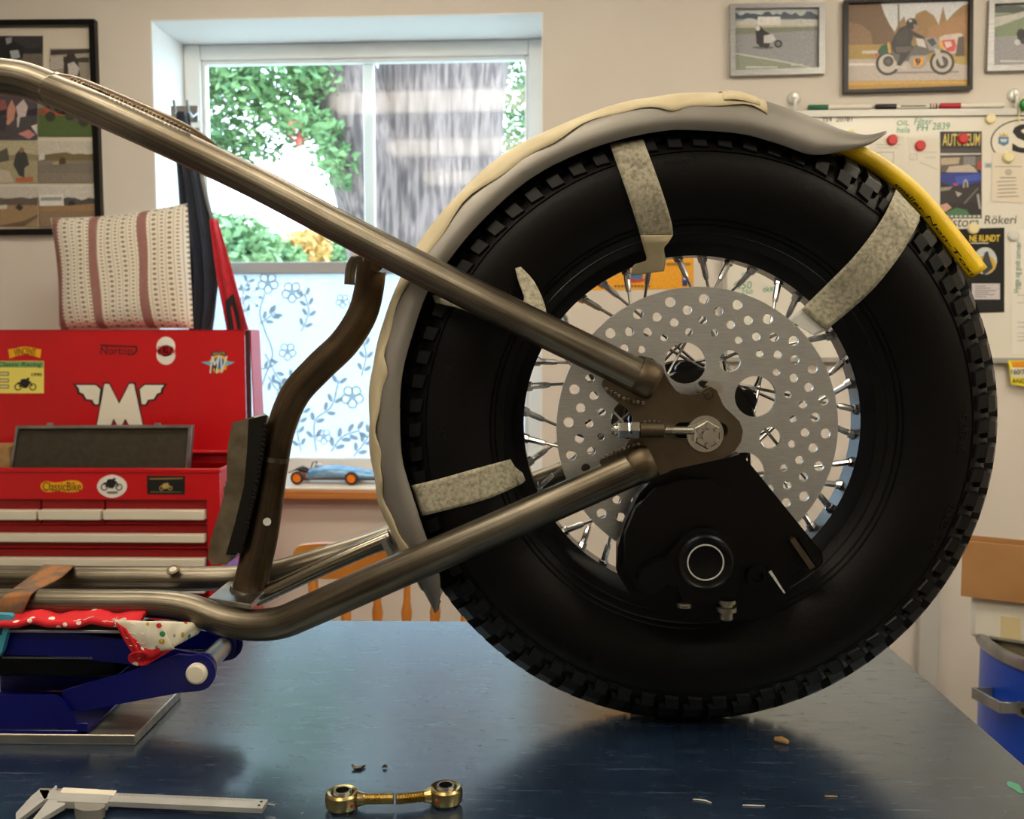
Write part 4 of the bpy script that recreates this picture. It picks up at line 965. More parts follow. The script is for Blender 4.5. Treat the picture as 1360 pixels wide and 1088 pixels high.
# lid, open upright
LY = P(328,500,2.72).y; LPn = PY(LY)
lu0 = xl; _, lv1 = LPn.px(8,440); lu1, lv0 = LPn.px(328,601); lv1 = LPn.px(200,438)[1]
lid = MB().box((lu0, LY, lv0), (lu1, LY+.003, lv1)).build('lid', m_red, chest, 30, .001)
MB().box((lu0, LY, lv1-.003), (lu1, LY+.09, lv1)).build('lid_rim', m_red, lid); MB().box((lu0, LY+.003, lv0-.03), (lu1, LY+.012, lv0)).build('lid_hinge', m_reddark, lid)
mb = MB(); mb.add([Vector((lu1+.013, LY+.012, lv1)), Vector((lu1+.013, LY+.10, lv1)), Vector((lu1+.02, LY+.11, lv0+.02)), Vector((lu1+.02, LY+.012, lv0))], [(0,1,2,3)]); mb.build('lid_side', m_red, lid, 0, solid=.003)
mb = MB(); mb.add([Vector((lu0, LY, lv1)), Vector((lu0, LY+.09, lv1)), Vector((lu0, LY+.10, lv0+.02)), Vector((lu0, LY, lv0))], [(0,1,2,3)]); mb.build('lid_side', m_red, lid, 0, solid=.003)
MB().box((lu0, LY-.012, lv0-.002), (lu1-.02, LY, lv0+.006)).build('lid_lip', m_red, lid, 30, .002)
MB().box((lu1, LY+.004, lv0), (lu1+.012, LY+.014, lv1-.002)).build('lid_seam', mat('shadow_gap_paint', rgb(60,8,12), .6), lid)
# stickers on the lid
LS = LPn
def sticker(outs, c, off, par, name='sticker', pl=None): return plate(name, outs, pl or LS, off, .0005, flat(c), par, px=True)
Mletter = [(129,566),(139,510),(145,510),(158.5,536.5),(172,510),(178,510),(190,566),(172,566),(167,556),(161.5,566),(156.5,566),(151.5,556),(147,566)]
sticker([[(127.5,567),(137.5,508),(146,508),(158,533),(171,508),(180,508),(191.5,567),(170.5,567),(167,559),(163,567),(155,567),(151.5,559),(148.5,567)]], (20,18,18), .0005, lid)
lg = sticker([Mletter], (234,228,212), .0011, lid)
for s in (1, -1):
    wgo = [(97,509.5),(128,509.5),(136,516),(133,539),(124,539),(121,533),(113,532),(109,525),(103,523),(102,517)]
    wgi = [(101,511.5),(127,511.5),(133.5,517),(131,537),(126,537),(123,531),(115,530),(111,523),(106,521),(105,515.5)]
    f = lambda q: [(x if s > 0 else 319.5-x, y) for x, y in q]
    sticker([f(wgo)], (20,18,18), .0005, lid, 'wing'); sticker([f(wgi)], (234,228,212), .0011, lid, 'wing')
nt_ = text('sticker_lettering', 'Norton', LS, 133, 460.5, 176, 471, .0004, flat((24,18,18)), lid, shear=.1)
sticker([[(132,457.5),(160,459),(182,459.5),(183,466),(178,471.5),(169,472),(169,470.5),(177,470),(180.5,465.5),(180.5,461.5),(160,461),(136,460)]], (24,18,18), .0004, lid, 'sticker_swash')
sticker([ell(220.5,460.5,12.5,13.2,28)], (234,228,218), .0004, lid); sticker([ell(220.5,471.5,12.5,13.2,28)], (234,228,218), .0004, lid)
text('sticker_lettering', 'GILERA', LS, 209, 460, 232.5, 471, .0012, flat((196,20,30)), lid)
gear = [(290.5+ (13 if k % 2 else 11)*math.cos(2*PI*k/28), 482.5-(13.5 if k % 2 else 11.5)*math.sin(2*PI*k/28)) for k in range(28)]
sticker([gear, ell(290.5,482.5,7.5,8,16)], (232,184,30), .0004, lid); sticker([[(267,481),(283,480),(284,484),(277,485)]], (90,190,220), .0008, lid, 'sticker_wing'); sticker([[(312,481),(298,480),(297,484),(304,485)]], (90,190,220), .0008, lid, 'sticker_wing')
sticker([ell(290.5,482.5,8,8.4,20)], (60,110,170), .0004, lid); sticker([[(280,468),(290,466),(301,468),(299,473),(290,471.5),(282,473)]], (40,40,70), .0008, lid)
text('sticker_lettering', 'MV', LS, 278, 473, 303, 496, .0014, flat((226,226,228)), lid, shear=.35, bold=.01)
text('sticker_lettering', 'AGUSTA', LS, 283, 468, 299, 471.5, .0016, flat((220,200,120)), lid)
# arched scroll
sticker([[(11,464),(20,463),(27,461),(34,460.5),(42,461.5),(49,463.5),(55,464),(53.5,476),(46,473),(34,470.5),(22,473),(13,476.5)]], (236,176,20), .0004, lid)
text('sticker_lettering', 'VINCENT', LS, 19, 462, 48, 471, .0010, flat((60,30,10)), lid, bend=.22)
# racing card
sticker([[(-8,479.5),(58.5,479.5),(58.5,522.5),(-8,522.5)]], (240,226,110), .0004, lid); sticker([[(-8,480),(58,480),(58,488),(-8,488)]], (130,180,110), .0010, lid, 'card_header')
text('sticker_lettering', 'Classic Racing', LS, -2, 481, 56, 488.5, .0016, flat((24,40,20)), lid, shear=.2)
text('sticker_lettering', '1990', LS, 42, 495.5, 56, 500, .0010, flat((60,60,20)), lid, bold=.02)
def bike(x, y, s, c, par, pl, off, c2=None):
    """side view of a rider on a motorcycle as flat print"""
    sh = []
    for wx in (-.7, .7): plate('printed_wheel', [ell(x+wx*s, y, .34*s, n=16), ell(x+wx*s, y, .24*s, n=16)], pl, off, .0004, flat(c), par, px=True)
    body_ = [(-.66,.0),(-.45,-.32),(-.8,-.42),(-.7,-.52),(-.5,-.5),(-.42,-.78),(-.15,-.86),(.12,-.84),(.2,-.98),(.36,-.96),(.4,-.8),(.28,-.7),(.5,-.58),(.7,-.05),(.6,-.02),(.42,-.38),(.3,-.1),(.12,.12),(-.3,.1),(-.3,-.08),(-.5,-.02)]
    plate('printed_bike', [[(x+a*s, y+b*s*.9) for a, b in body_]], pl, off, .0004, flat(c2 or c), par, px=True)
bike(34, 514, 14, (20,20,20), lid, LS, .0010)
for y in (494, 503, 511): sticker([[(-1,y),(12,y),(12,y+5),(-1,y+5)]], (70,70,50), .0010, lid, 'card_badge'); sticker([[(0,y+1),(11,y+1),(11,y+4),(0,y+4)]], (220,210,150), .0014, lid, 'card_badge')
# stickers on the front panel
FS = PY(CY)
def fst(outs, c, off): return sticker(outs, c, off, chest, 'sticker', FS)
fst([smooth_path([(55,642),(62,639),(72,641),(82,640),(95,638),(106,640),(110,646),(107,652),(96,654),(84,653),(76,652),(66,654),(58,652),(54,647),(55,642)],3)[:-1]], (238,176,24), .0004)
text('sticker_lettering', 'ClassicBike', FS, 57, 640, 108, 652, .0010, flat((40,24,10)), chest)
fst([[(149+20*math.cos(t)*abs(math.cos(t))**.15, 646+15.5*math.sin(t)) for t in [2*PI*k/32 for k in range(32)]]], (230,226,220), .0004)
bike(148.5, 647, 14, (24,22,22), chest, FS, .0010); fst([[(141,653),(157,652.5),(156,655.5),(144,656)]], (110,108,104), .0010)
fst([[(195,632),(246,632.5),(245.5,657),(195.5,656.5)]], (20,18,16), .0004); bike(220.5, 648.5, 8.5, (186,160,90), chest, FS, .0010); fst([[(199,635.5),(243,634.5),(243,636),(199,637)]], (150,130,80), .0010); fst([[(200,653),(241,653),(241,654),(200,654)]], (120,100,60), .0010)
# side stickers
SP = PL((xr, 0, 0), (0,1,0), (0,0,1))
for i in range(4):
    for j in range(4):
        if (i+j) % 2 == 0: MB().box((xr, CY+.03+i*.018, ztop-.09+j*.012), (xr+.0006, CY+.048+i*.018, ztop-.078+j*.012)).build('side_sticker', flat((30,30,40)), chest)
MB().box((xr, CY+.1, ztop-.08), (xr+.0006, CY+.16, ztop-.05)).build('side_sticker', flat((60,120,200)), chest); MB().box((xr, CY+.03, zbot+.06), (xr+.0006, CY+.14, zbot+.12)).build('side_sticker', flat((150,110,200)), chest)
# dark case standing open in the tray
KY = 2.56; KP = PY(KY); case = thing('instrument_case', P(130,622,KY), 'open flat case lid with dark felt lining standing in the tool chest', 'case')
case.location.z = ztop-.072
zlow = ztop-.068
ko = [KP.px(*q) for q in ((22,566),(255,565),(249,620),(12,622))]; ki = [KP.px(*q) for q in ((25,569),(251,568),(246,620),(15,622))]
ko[2] = (ko[2][0]-.004, zlow); ko[3] = (ko[3][0]-.006, zlow); ki[2] = (ki[2][0]-.004, zlow+.004); ki[3] = (ki[3][0]-.006, zlow+.004)
plate('case_shell', [ko], KP, -.02, .012, mat('dark_case_cover', rgb(70,62,48), .7), case, .001); plate('case_rim', [ko, ki], KP, -.008, .012, m_galv, case, .0008); plate('felt_lining', [ki], KP, -.008, .002, m_felt, case)
for x in (66, 209):
    u, v = KP.px(x, 565); MB().box((u-.007, KY-.002, v-.002), (u+.007, KY+.008, v+.006)).build('latch', m_galv, case, 30, .001)
wb = box_obj('wooden_box', (P(-40,600,2.60).x, 2.59, zlow), (P(15,600,2.60).x, 2.67, P(0,592,2.60).z), m_skin, None, .002, label='small pale wooden box beside the dark case in the tool chest', cat='box')

# ================================================================== CUSHION, CLOTHES
lt = lv1
q = [(67,290),(249,270),(257,436),(78,438)]
CUY = LY+.06
def cush(sign):
    def g(u, v):
        x = (q[0][0]*(1-u)+q[1][0]*u)*(1-v)+(q[3][0]*(1-u)+q[2][0]*u)*v; y = (q[0][1]*(1-u)+q[1][1]*u)*(1-v)+(q[3][1]*(1-u)+q[2][1]*u)*v
        x += 4*math.sin(PI*v)*(1-u); y += 5*math.sin(PI*u)*(1-2*v)*(1 if v < .5 else .2)
        t = (max(0, 1-(2*u-1)**4)*max(0, 1-(2*v-1)**4))**.5
        dy = .055*t+.006*math.sin(u*11+v*9)*t
        p = P(x, y, CUY+.03*(1-v)); return p+Vector((0, -sign*dy, 0))
    return g
mb = MB(); mb.grid(cush(1), 26, 26); mb.grid(cush(-1), 26, 26)
mb.build('cushion', m_cushion, None, 80, label='cream woven cushion with brown dotted stripes on the tool chest lid', cat='cushion')
def drape(name, left, right, pl_off, m, label, cat, folds=4, depth=.02, parent=None):
    pl = WALL.at(pl_off); Ls, Rs = smooth_path(left, 6), smooth_path(right, 6); N = len(Ls)-1
    def g(a, b):
        i = round(a*N); x = Ls[i][0]+(Rs[i][0]-Ls[i][0])*b; y = Ls[i][1]+(Rs[i][1]-Ls[i][1])*b
        u, v = pl.px(x, y); return pl.pt(u, v, depth*math.sin(b*folds*PI*2+a*2)*(.3+.7*a)+depth*.8*math.sin(PI*b))
    mb = MB(); mb.grid(g, N, 36); return mb.build(name, m, parent, 70, solid=.004, **({} if parent else dict(label=label, cat=cat)))
drape('work_trousers', [(236,150),(236,210),(240,260),(246,330),(252,400),(256,446)], [(250,150),(262,210),(276,260),(290,330),(292,380),(284,446)], .07, m_navy, 'dark navy work trousers hanging beside the window', 'trousers', 3, .022)
rg = thing('red_garment', WALL.pt(*wu(305,440), .05), 'red garment on a grey strap hanging in front of the window', 'garment')
drape('red_cloth', [(279,292),(284,330),(290,370),(298,410),(304,446)], [(288,291),(300,330),(312,370),(324,410),(334,446)], .135, m_redcloth, '', '', 2, .014, rg)
drape('dark_panel', [(300,400),(302,420),(306,446)], [(310,390),(318,420),(322,446)], .155, mat('black_fleece', rgb(30,26,30), .9), '', '', 1, .004, rg)
pl = WALL.at(.13); MB().tube([pl.pt(*pl.px(x,y)) for x, y in ((262,170),(268,235),(276,270),(283,294))], .006, 8).build('strap', mat('grey_strap', rgb(120,124,120), .8), rg)
hk = thing('coat_hook', WALL.pt(*wu(250,160), 0), 'small metal coat hook holding the hanging clothes', 'hook')
a = wu(232,150); MB().box((a[0]-.01, a[1]-.03, 0), (a[0]+.075, a[1]+.02, .006), WALL.mat()).build('hook_plate', m_galv, hk, 30, .002)
for x in (245, 262):
    u, v = wu(x,150); MB().tube([WALL.pt(u,v,.0), WALL.pt(u,v-.02,.04), WALL.pt(u,v-.01,.07), WALL.pt(u,v+.02,.08)], .004, 8).build('hook_arm', m_galv, hk)

# ================================================================== WALL PICTURES
def quad_frame(name, outer, inner, m, shapes, label, depth=.018, glass=True, backm=None, group='framed photographs'):
    t = thing(name, WALL.pt(*wu(*outer[3]), 0), label, 'picture frame', group)
    plate('frame', [outer, inner], WALL, .004, depth, m, t, .002, px=True)
    plate('backing', [outer], WALL, .001, .003, backm or m_mat_board, t, px=True)
    printed('photo_print', WALL, .006, shapes, t)
    return t
def rect(x0, y0, x1, y1): return [(x0,y0),(x1,y0),(x1,y1),(x0,y1)]
def jag(x0, x1, ytop, ybot, amp, n, seed):
    r = random.Random(seed); return [(x0,ybot)]+[(x0+(x1-x0)*k/n, ytop+r.uniform(-amp,amp)) for k in range(n+1)]+[(x1,ybot)]
# silver frame: dark rider leaning on grey track
sh = [(rect(976,13,1086,95), (150,152,156)), (rect(976,13,1086,24), (190,196,200)), (jag(976,1086,19,26,3,22,1), (70,86,104)), (jag(976,1086,27,36,2,14,2), (200,200,196)), (rect(1006,23,1036,34), (226,226,224)), (rect(976,34,1086,38), (196,188,170)),
      ([(976,38),(1086,36),(1086,41),(976,47)], (128,134,118)), ([(976,72),(1000,75),(1060,88),(1085,94),(976,95)], (142,150,132)), ([(976,71),(1040,82),(1086,92),(1086,93.5),(1040,83.5),(976,72.5)], (214,214,210)),
      (ell(1013,64,15,2,14), (96,98,104)), ([(1003,42),(1006,37),(1010,36),(1013,40),(1022,46),(1018,52),(1018,62),(1010,64),(1004,58)], (30,30,36)), (ell(1006,38.5,3,3.2,10), (220,220,220)), (ell(1017,59,5,6,12), (38,38,42)), (ell(1033,59,5.5,5.5,14), (40,40,44)), (ell(1033,59,3,3,12), (120,120,124)), ([(1014,48),(1026,46),(1030,54),(1022,58),(1014,58)], (206,206,208)), (rect(990,89,1032,91), (206,206,200)), (rect(1050,86,1066,88), (206,206,200))]
quad_frame('picture_frame', [(967.5,8),(1093,6),(1093.5,100),(968.7,103.5)], [(975,14),(1086,12.5),(1085.5,92),(975.5,95.5)], m_silver, sh, 'silver framed photo of a dark rider leaning on a grey track')
# black frame: rider on a racing motorcycle
r9 = lambda x, y: (1100+x*.14706, y*.14706)
def q9(*pts): return [r9(*p) for p in pts]
def e9(x, y, a, b=None, n=20): return [r9(x+a*math.cos(2*PI*k/n), y+(b or a)*math.sin(2*PI*k/n)) for k in range(n)]
def c9(x, y, ro, ri, c, c2): return [(e9(x,y,ro), c), (e9(x,y,ri), c2)]
sh = [(q9((165,40),(1255,15),(1250,800),(160,830)), (196,182,168)), (q9((165,40),(1255,15),(1250,330),(165,330)), (206,208,212)),
      (q9((165,45),(470,40),(500,130),(550,230),(590,290),(590,440),(160,440)), (112,84,58)), (q9((165,200),(300,230),(380,300),(400,440),(160,440)), (140,108,76)), (q9((590,300),(640,200),(680,150),(720,300),(790,130),(870,95),(950,150),(990,230),(1030,60),(1060,200),(1130,120),(1200,60),(1255,40),(1250,440),(590,440)), (150,116,70)), (q9((900,250),(1000,220),(1100,180),(1255,120),(1250,420),(880,420)), (166,124,80)),
      (q9((620,45),(635,45),(640,300),(622,300)), (110,100,92)), (q9((160,410),(1250,400),(1250,590),(160,600)), (170,140,70)), (q9((160,535),(1250,520),(1250,600),(160,610)), (178,152,80)), (q9((160,540),(700,545),(1250,590),(1250,730),(160,740)), (190,178,170)), (q9((160,575),(500,580),(500,592),(160,600)), (225,220,214)),
      (q9((995,345),(1050,320),(1190,305),(1215,330),(1165,345),(1165,480),(1100,492),(1060,470),(1000,420)), (206,190,180)), (q9((1020,370),(1130,360),(1150,420),(1130,470),(1070,470),(1030,420)), (206,70,64)), (q9((1040,385),(1100,380),(1110,420),(1060,440)), (220,200,190)), (q9((1165,345),(1215,330),(1225,510),(1140,515)), (90,72,60)),
      (q9((300,465),(440,460),(440,490),(300,490)), (206,196,190)), (q9((160,740),(1250,725),(1250,795),(160,828)), (186,140,58)), (q9((160,745),(700,735),(1250,740),(1250,760),(160,775)), (204,164,80)), (q9((580,655),(1170,645),(1170,662),(580,672)), (140,130,126))]
sh += c9(530,580,108,84,(34,30,30),(196,186,178))+c9(535,560,48,24,(60,56,54),(90,86,84))+c9(1020,570,112,88,(34,30,30),(190,180,168))+c9(1020,570,56,36,(50,46,46),(80,74,72))
sh += [(q9((440,470),(470,420),(540,395),(560,440),(560,490),(460,510)), (24,84,56)), (q9((525,400),(545,380),(560,490),(540,490)), (216,170,70)), (q9((415,490),(440,485),(440,515),(420,515)), (206,70,80)),
       (q9((565,490),(720,420),(900,400),(960,470),(880,500),(850,560),(600,560)), (96,90,86)), (q9((560,600),(700,590),(700,630),(530,632)), (196,190,184)), (q9((715,560),(740,510),(890,505),(880,590),(830,630),(750,625)), (160,154,148)), (q9((765,535),(860,525),(850,580),(820,605),(765,600)), (236,160,40)),
       (q9((570,470),(560,400),(590,330),(640,260),(700,235),(760,290),(860,340),(870,370),(800,350),(760,330),(740,400),(760,440),(740,470),(650,600),(620,600),(640,500),(600,490)), (38,32,32)), (q9((600,430),(740,425),(750,460),(690,480),(610,480)), (84,74,70)), (q9((600,330),(690,250),(720,300),(700,400),(620,410)), (52,44,44)),
       (e9(745,220,50,50), (28,24,24)), (e9(735,195,16,12), (190,180,170)), (q9((760,225),(800,235),(800,270),(770,290)), (150,120,110)), (q9((860,350),(960,340),(1000,380),(980,470),(900,460),(880,400)), (146,144,146)), (q9((880,370),(940,350),(970,400),(930,430)), (60,58,60)), (q9((985,370),(1020,380),(1030,440),(1000,440)), (220,170,60)), (q9((950,440),(1000,460),(1035,590),(1010,600),(960,500)), (190,186,182)), (q9((780,350),(850,360),(880,440),(800,420)), (206,202,196))]
bf = quad_frame('picture_frame', [(1118,3),(1289,-1),(1288,121.5),(1118,126)], [(1124.5,7),(1284.5,2),(1283.5,116),(1124,121.5)], m_blackframe, sh, 'black framed photo of a rider on a racing motorcycle number 9')
text('race_number', '9', WALL, 1214.5, 79, 1221, 87.5, .009, flat((30,20,16)), bf, bold=.01)
sh = [(rect(1317,7,1440,88), (150,150,150)), (rect(1317,7,1440,22), (150,160,150)), (jag(1317,1440,10,18,2.5,16,4), (80,90,84)), ([(1317,22),(1360,16),(1440,16),(1440,44),(1317,50)], (126,140,110)), ([(1317,24),(1345,20),(1370,12),(1390,12),(1330,34),(1317,38)], (190,190,186)), (rect(1317,50,1440,88), (150,150,154)), (ell(1362,52,12,8,14), (60,60,66)), (ell(1355,46,6,7,12), (30,30,36)), (ell(1350,57,4,4,10), (200,200,200)), (rect(1327,81,1400,83), (206,206,200))]
quad_frame('picture_frame', [(1310,2),(1448,-2),(1446,94),(1307,97)], [(1317,8),(1441,4),(1440,87),(1316,89)], m_silver, sh, 'silver framed photo of a track bend hung past the black frame')
# collage frame at the other end
def F_(x, y): return (x*150/526, 20+y*310/1088)
def fr(x0, y0, x1, y1): return [F_(x0,y0),F_(x1,y0),F_(x1,y1),F_(x0,y1)]
def fp(*p): return [F_(*a) for a in p]
def scene_(x0, y0, x1, y1, sky, hill, field, seed):
    h = y1-y0; w_ = x1-x0; r = random.Random(seed); out = [(fr(x0,y0,x1,y1), field), (fr(x0,y0,x1,y0+h*.36), sky)]
    out.append((fp(*([(x0,y0+h*.46)]+[(x0+w_*k/8, y0+h*(.26+.08*r.random())) for k in range(9)]+[(x1,y0+h*.46)])), hill))
    return out
grey = (70,66,62)
sh = scene_(-120,100,205,280,(58,56,58),(40,40,44),(112,104,96),1)+[(fp((-20,130),(40,100),(80,130),(120,150),(110,205),(40,215),(-20,200)), (34,34,38)), (fp((50,170),(90,165),(100,200),(60,210)), (176,186,196)), (fp((30,110),(60,105),(60,130),(36,140)), (150,150,156))]
sh += scene_(236,158,420,300,(176,164,150),(70,66,62),(160,152,140),2)+[(fp((300,290),(305,210),(325,175),(350,180),(370,225),(378,290)), (64,56,54)), (fp((320,230),(350,220),(374,250),(366,285),(324,280)), (206,200,196)), (fp((240,165),(420,160),(420,180),(240,190)), (70,62,58)), (fp((240,200),(300,195),(300,250),(240,260)), (190,184,174))]
sh += scene_(-120,375,180,585,(84,76,84),(50,46,56),(82,76,82),3)+[(fp((40,440),(60,395),(80,440),(70,490),(46,515),(34,510)), (206,150,130)), (fp((80,430),(115,395),(135,430),(125,475),(90,480)), (214,196,196)), (fp((90,555),(140,535),(170,560),(140,580)), (206,140,140)), (fp((150,520),(178,510),(178,560)), (216,214,210)), (fp((85,480),(100,475),(92,525),(86,525)), (206,206,200)), (fp((0,400),(30,395),(40,440),(0,450)), (150,90,90)), (fp((-30,470),(40,480),(30,540),(-30,545)), (60,56,66))]
sh += scene_(182,385,440,570,(150,150,140),(140,90,70),(86,106,62),4)+[(fp((210,420),(300,425),(310,470),(220,470)), (196,84,50)), (fp((320,440),(400,455),(410,510),(340,500)), (96,96,90))]+[(fp(*[(cx+24*math.cos(2*PI*k/14), cy+24*math.sin(2*PI*k/14)) for k in range(14)]), (60,64,54)) for cx, cy in ((240,475),(330,470),(395,500))]
sh += scene_(-120,590,180,785,(188,180,150),(150,140,110),(170,160,130),5)+[(fp((68,700),(80,650),(105,620),(130,650),(142,700),(120,715),(120,760),(95,750),(84,730)), (62,66,66)), (fp((94,630),(104,618),(118,622),(118,640),(100,645)), (150,112,90)), (fp((0,640),(40,620),(50,680),(0,690)), (90,90,76)), (fp((80,760),(160,755),(160,780),(80,782)), (184,110,80)), (fp((0,720),(50,730),(70,780),(0,785)), (196,186,170))]
sh += scene_(182,590,445,785,(206,200,188),(122,108,74),(138,128,114),6)+[(fp((186,650),(214,645),(214,675),(186,680)), (216,214,208)), (fp((280,690),(290,665),(310,668),(314,700),(284,705)), (84,66,54)), (fp((250,690),(280,685),(280,705),(254,708)), (190,170,130)), (fp((184,700),(445,694),(445,740),(184,740)), (128,120,110))]
sh += scene_(-120,800,182,990,(200,194,186),(100,92,84),(160,132,100),7)+[(fp((76,900),(96,880),(116,900),(100,915)), (60,54,54)), (fp((0,985),(120,960),(182,930),(182,945),(120,985)), (110,90,72)), (fp((0,890),(40,885),(40,905),(0,908)), (206,200,190))]
sh += scene_(186,800,455,992,(206,202,194),(82,80,76),(140,118,96),8)+[(fp((188,842),(300,838),(304,890),(190,892)), (226,222,214)), (fp((196,852),(294,850),(294,866),(196,868)), (150,156,160)), (fp((322,890),(330,868),(352,866),(360,900),(330,902)), (40,40,44)), (fp((186,900),(455,880),(455,915),(186,915)), (158,126,88))]
collage = quad_frame('picture_frame', [(-54,30),(130.5,28.5),(139.5,300),(140,312),(-54,314)], [(-46,37.5),(123,36.5),(131.5,298),(132,304),(-46,306)], m_blackframe, sh, 'large black framed collage of old race photos beside the window', .022)

# ================================================================== WHITEBOARD
WB = thing('whiteboard', WALL.pt(*wu(1230,478), 0), 'white enamel board with handwriting and pinned papers', 'whiteboard')
bx0_, bx1_ = 962, 1560
plate('panel', [[(bx0_,152),(bx1_,148),(bx1_,480),(bx0_,477)]], WALL, .004, .010, m_board, WB, px=True)
m_alum = mat('grey_aluminium_edge', rgb(176,174,168), .45, .5)
plate('edge_strip', [[(bx0_,150),(bx1_,144),(bx1_,153),(bx0_,158.5)]], WALL, .002, .022, m_alum, WB, .002, px=True)
plate('edge_strip', [[(bx0_,474),(bx1_,476),(bx1_,483),(bx0_,480)]], WALL, .002, .022, m_alum, WB, .002, px=True)
plate('edge_strip', [[(bx0_-4,150),(bx0_+2,150),(bx0_+2,480),(bx0_-4,480)]], WALL, .002, .020, m_alum, WB, .002, px=True)
BO = .0145
def hand(body, x0, y0, x1, y1, m, **k): return text('handwriting', body, WALL, x0, y0, x1, y1, BO, m, WB, thick=.0003, **k)
hand('354  20781', 1090, 156.5, 1130, 163, m_ink, shear=.1); hand('OIL', 1189, 161.5, 1205, 168, m_greenink, shear=.1); hand('Filter', 1212, 158.5, 1236, 166.5, m_greenink, shear=.15); hand('hela', 1189, 170, 1206, 177.5, m_greenink, shear=.1); hand('PH', 1215.5, 167, 1230, 175.2, m_greenink, shear=.1); hand('2839', 1236, 164.5, 1259, 173.5, m_greenink, shear=.1)
hand('Vilstora', 1246, 289.5, 1297, 302, m_ink, shear=.15); hand('Rökeri', 1305, 287, 1347, 298, m_ink, shear=.1)
hand('G50', 974, 374, 997, 384, m_greenink, shear=.1); hand('250', 983, 385, 998, 391, m_greenink, shear=.1); hand('tkK', 1012, 381, 1028, 388, m_greenink, shear=.1); hand('Sor', 984, 363, 996, 368.5, m_greenink)
def paper(name, quad, c, off, label, cat='paper', group=None):
    t = thing(name, WALL.pt(*wu(*quad[3]), BO), label, cat, group); plate('sheet', [quad], WALL, off, .0006, flat(c, .8), t, px=True); return t
def magnet(x, y, r, m, label, off=BO+.001):
    u, v = wu(x, y); R_ = (WALL.pt(*wu(x+r, y))-WALL.pt(u, v)).length
    mb = MB(); mb.lathe([(0,.009),(R_*.8,.009),(R_,.006),(R_*1.04,0),(0,0)], WALL.pt(u, v, off), WALL.n, 28); mb.build('magnet', m, None, label=label, cat='magnet', group='magnets on the whiteboard')
# two sheets with red magnets
for i, (qd, mx, my, lb) in enumerate((([(1153,183),(1200,181),(1201,330),(1153,330)], 1182.5, 187.5, 'pale thin sheet with a red magnet, nearer the fender tip'), ([(1203,183),(1246,186),(1246,300),(1202,320)], 1219.5, 195, 'pale thin sheet with a red magnet, beside the car poster'))):
    t = paper('note_sheet', qd, (224,219,206), BO, lb, 'paper', 'pale sheets on the board')
    magnet(mx, my, 7, m_redmag, 'round red magnet holding the pale sheet '+('nearer the fender tip' if i == 0 else 'beside the car poster'), BO+.0008)
    if i == 0: printed('sketch', WALL, BO+.0007, [([(1163,203),(1164,203),(1164,214),(1168,224),(1167,224),(1163,215)], (170,168,160)), ([(1184,203),(1185,203),(1185,214),(1182,224),(1181,224),(1184,214)], (170,168,160)), (rect(1163,203,1185,204), (170,168,160)), (rect(1162,193,1194,194), (180,178,170)), (rect(1162,197,1190,198), (190,188,180))], t)
    else: printed('sketch', WALL, BO+.0007, [(rect(1206,205,1216,214), (196,192,182)), (rect(1207,206,1215,213), (222,218,206)), (rect(1224,203,1242,204), (190,188,180)), ([(1219,216),(1243,226),(1243,227),(1219,217)], (180,178,170)), (rect(1226,210,1240,211), (190,188,180))], t)
magnet(1128, 181, 7, m_creammag, 'round cream magnet peeking out behind the fender tip', BO)
magnet(1312, 159.5, 7, m_creammag, 'round cream magnet at the top of the oval sticker sheet', BO+.001)
# car museum poster
t = paper('car_poster', rect(1246,176,1301,291), (30,26,28), BO, 'glossy poster with a blue car and gold title lettering', 'poster')
h_ = lambda x, y: (1230+x*130/832, 130+y*170/1088)
def hq(*p): return [h_(*a) for a in p]
printed('poster_print', WALL, BO+.0007, [(rect(1246.5,176.5,1300.5,290.5), (36,30,32)), (hq((105,478),(450,478),(450,490),(105,498)), (200,196,190)), (hq((105,440),(440,440),(440,475),(105,475)), (60,56,54)), (hq((105,510),(450,505),(450,620),(105,640)), (96,84,76)), (hq((110,520),(270,515),(260,570),(110,580)), (184,166,140)), (hq((300,505),(400,505),(400,580),(300,580)), (130,128,126)), (hq((420,550),(450,545),(450,620),(420,610)), (180,60,60)),
   (hq((150,640),(180,590),(350,575),(390,600),(420,640)), (190,176,160)), (hq((105,650),(230,640),(450,640),(450,720),(330,750),(215,760),(105,720)), (34,52,140)), (hq((230,680),(430,650),(450,700),(330,720),(240,745)), (56,84,180)), (hq((215,730),(250,735),(250,752),(215,750)), (196,60,60)), (ell(*h_(318,755),3.6,9,16), (170,164,160)), (ell(*h_(318,755),2,6,14), (90,86,90)), (hq((105,770),(210,760),(180,790),(105,800)), (150,140,130)),
   (hq((105,800),(450,750),(450,900),(105,900)), (46,40,40)), (hq((230,800),(290,820),(250,850)), (176,170,160)), (hq((300,900),(420,770),(425,780),(310,910)), (110,106,106)), (hq((410,830),(430,820),(450,950),(430,950)), (160,158,160)), (hq((100,920),(160,900),(200,940),(140,980),(100,980)), (206,160,140)), (hq((150,980),(240,940),(330,960),(350,1000),(160,1000)), (70,120,80)), (hq((105,1000),(445,1000),(445,1028),(105,1028)), (60,80,70))]+[(hq((150+k*38,1004),(176+k*38,1004),(176+k*38,1022),(150+k*38,1022)), (206,206,196)) for k in range(8)], t)
text('title', 'AUTOSEUM', WALL, 1249, 179.5, 1298, 195, BO+.003, flat((226,204,110)), t, bold=.01)
magnet(1275.5, 186, 7, m_redmag, 'round red magnet on the car poster title', BO+.0035)
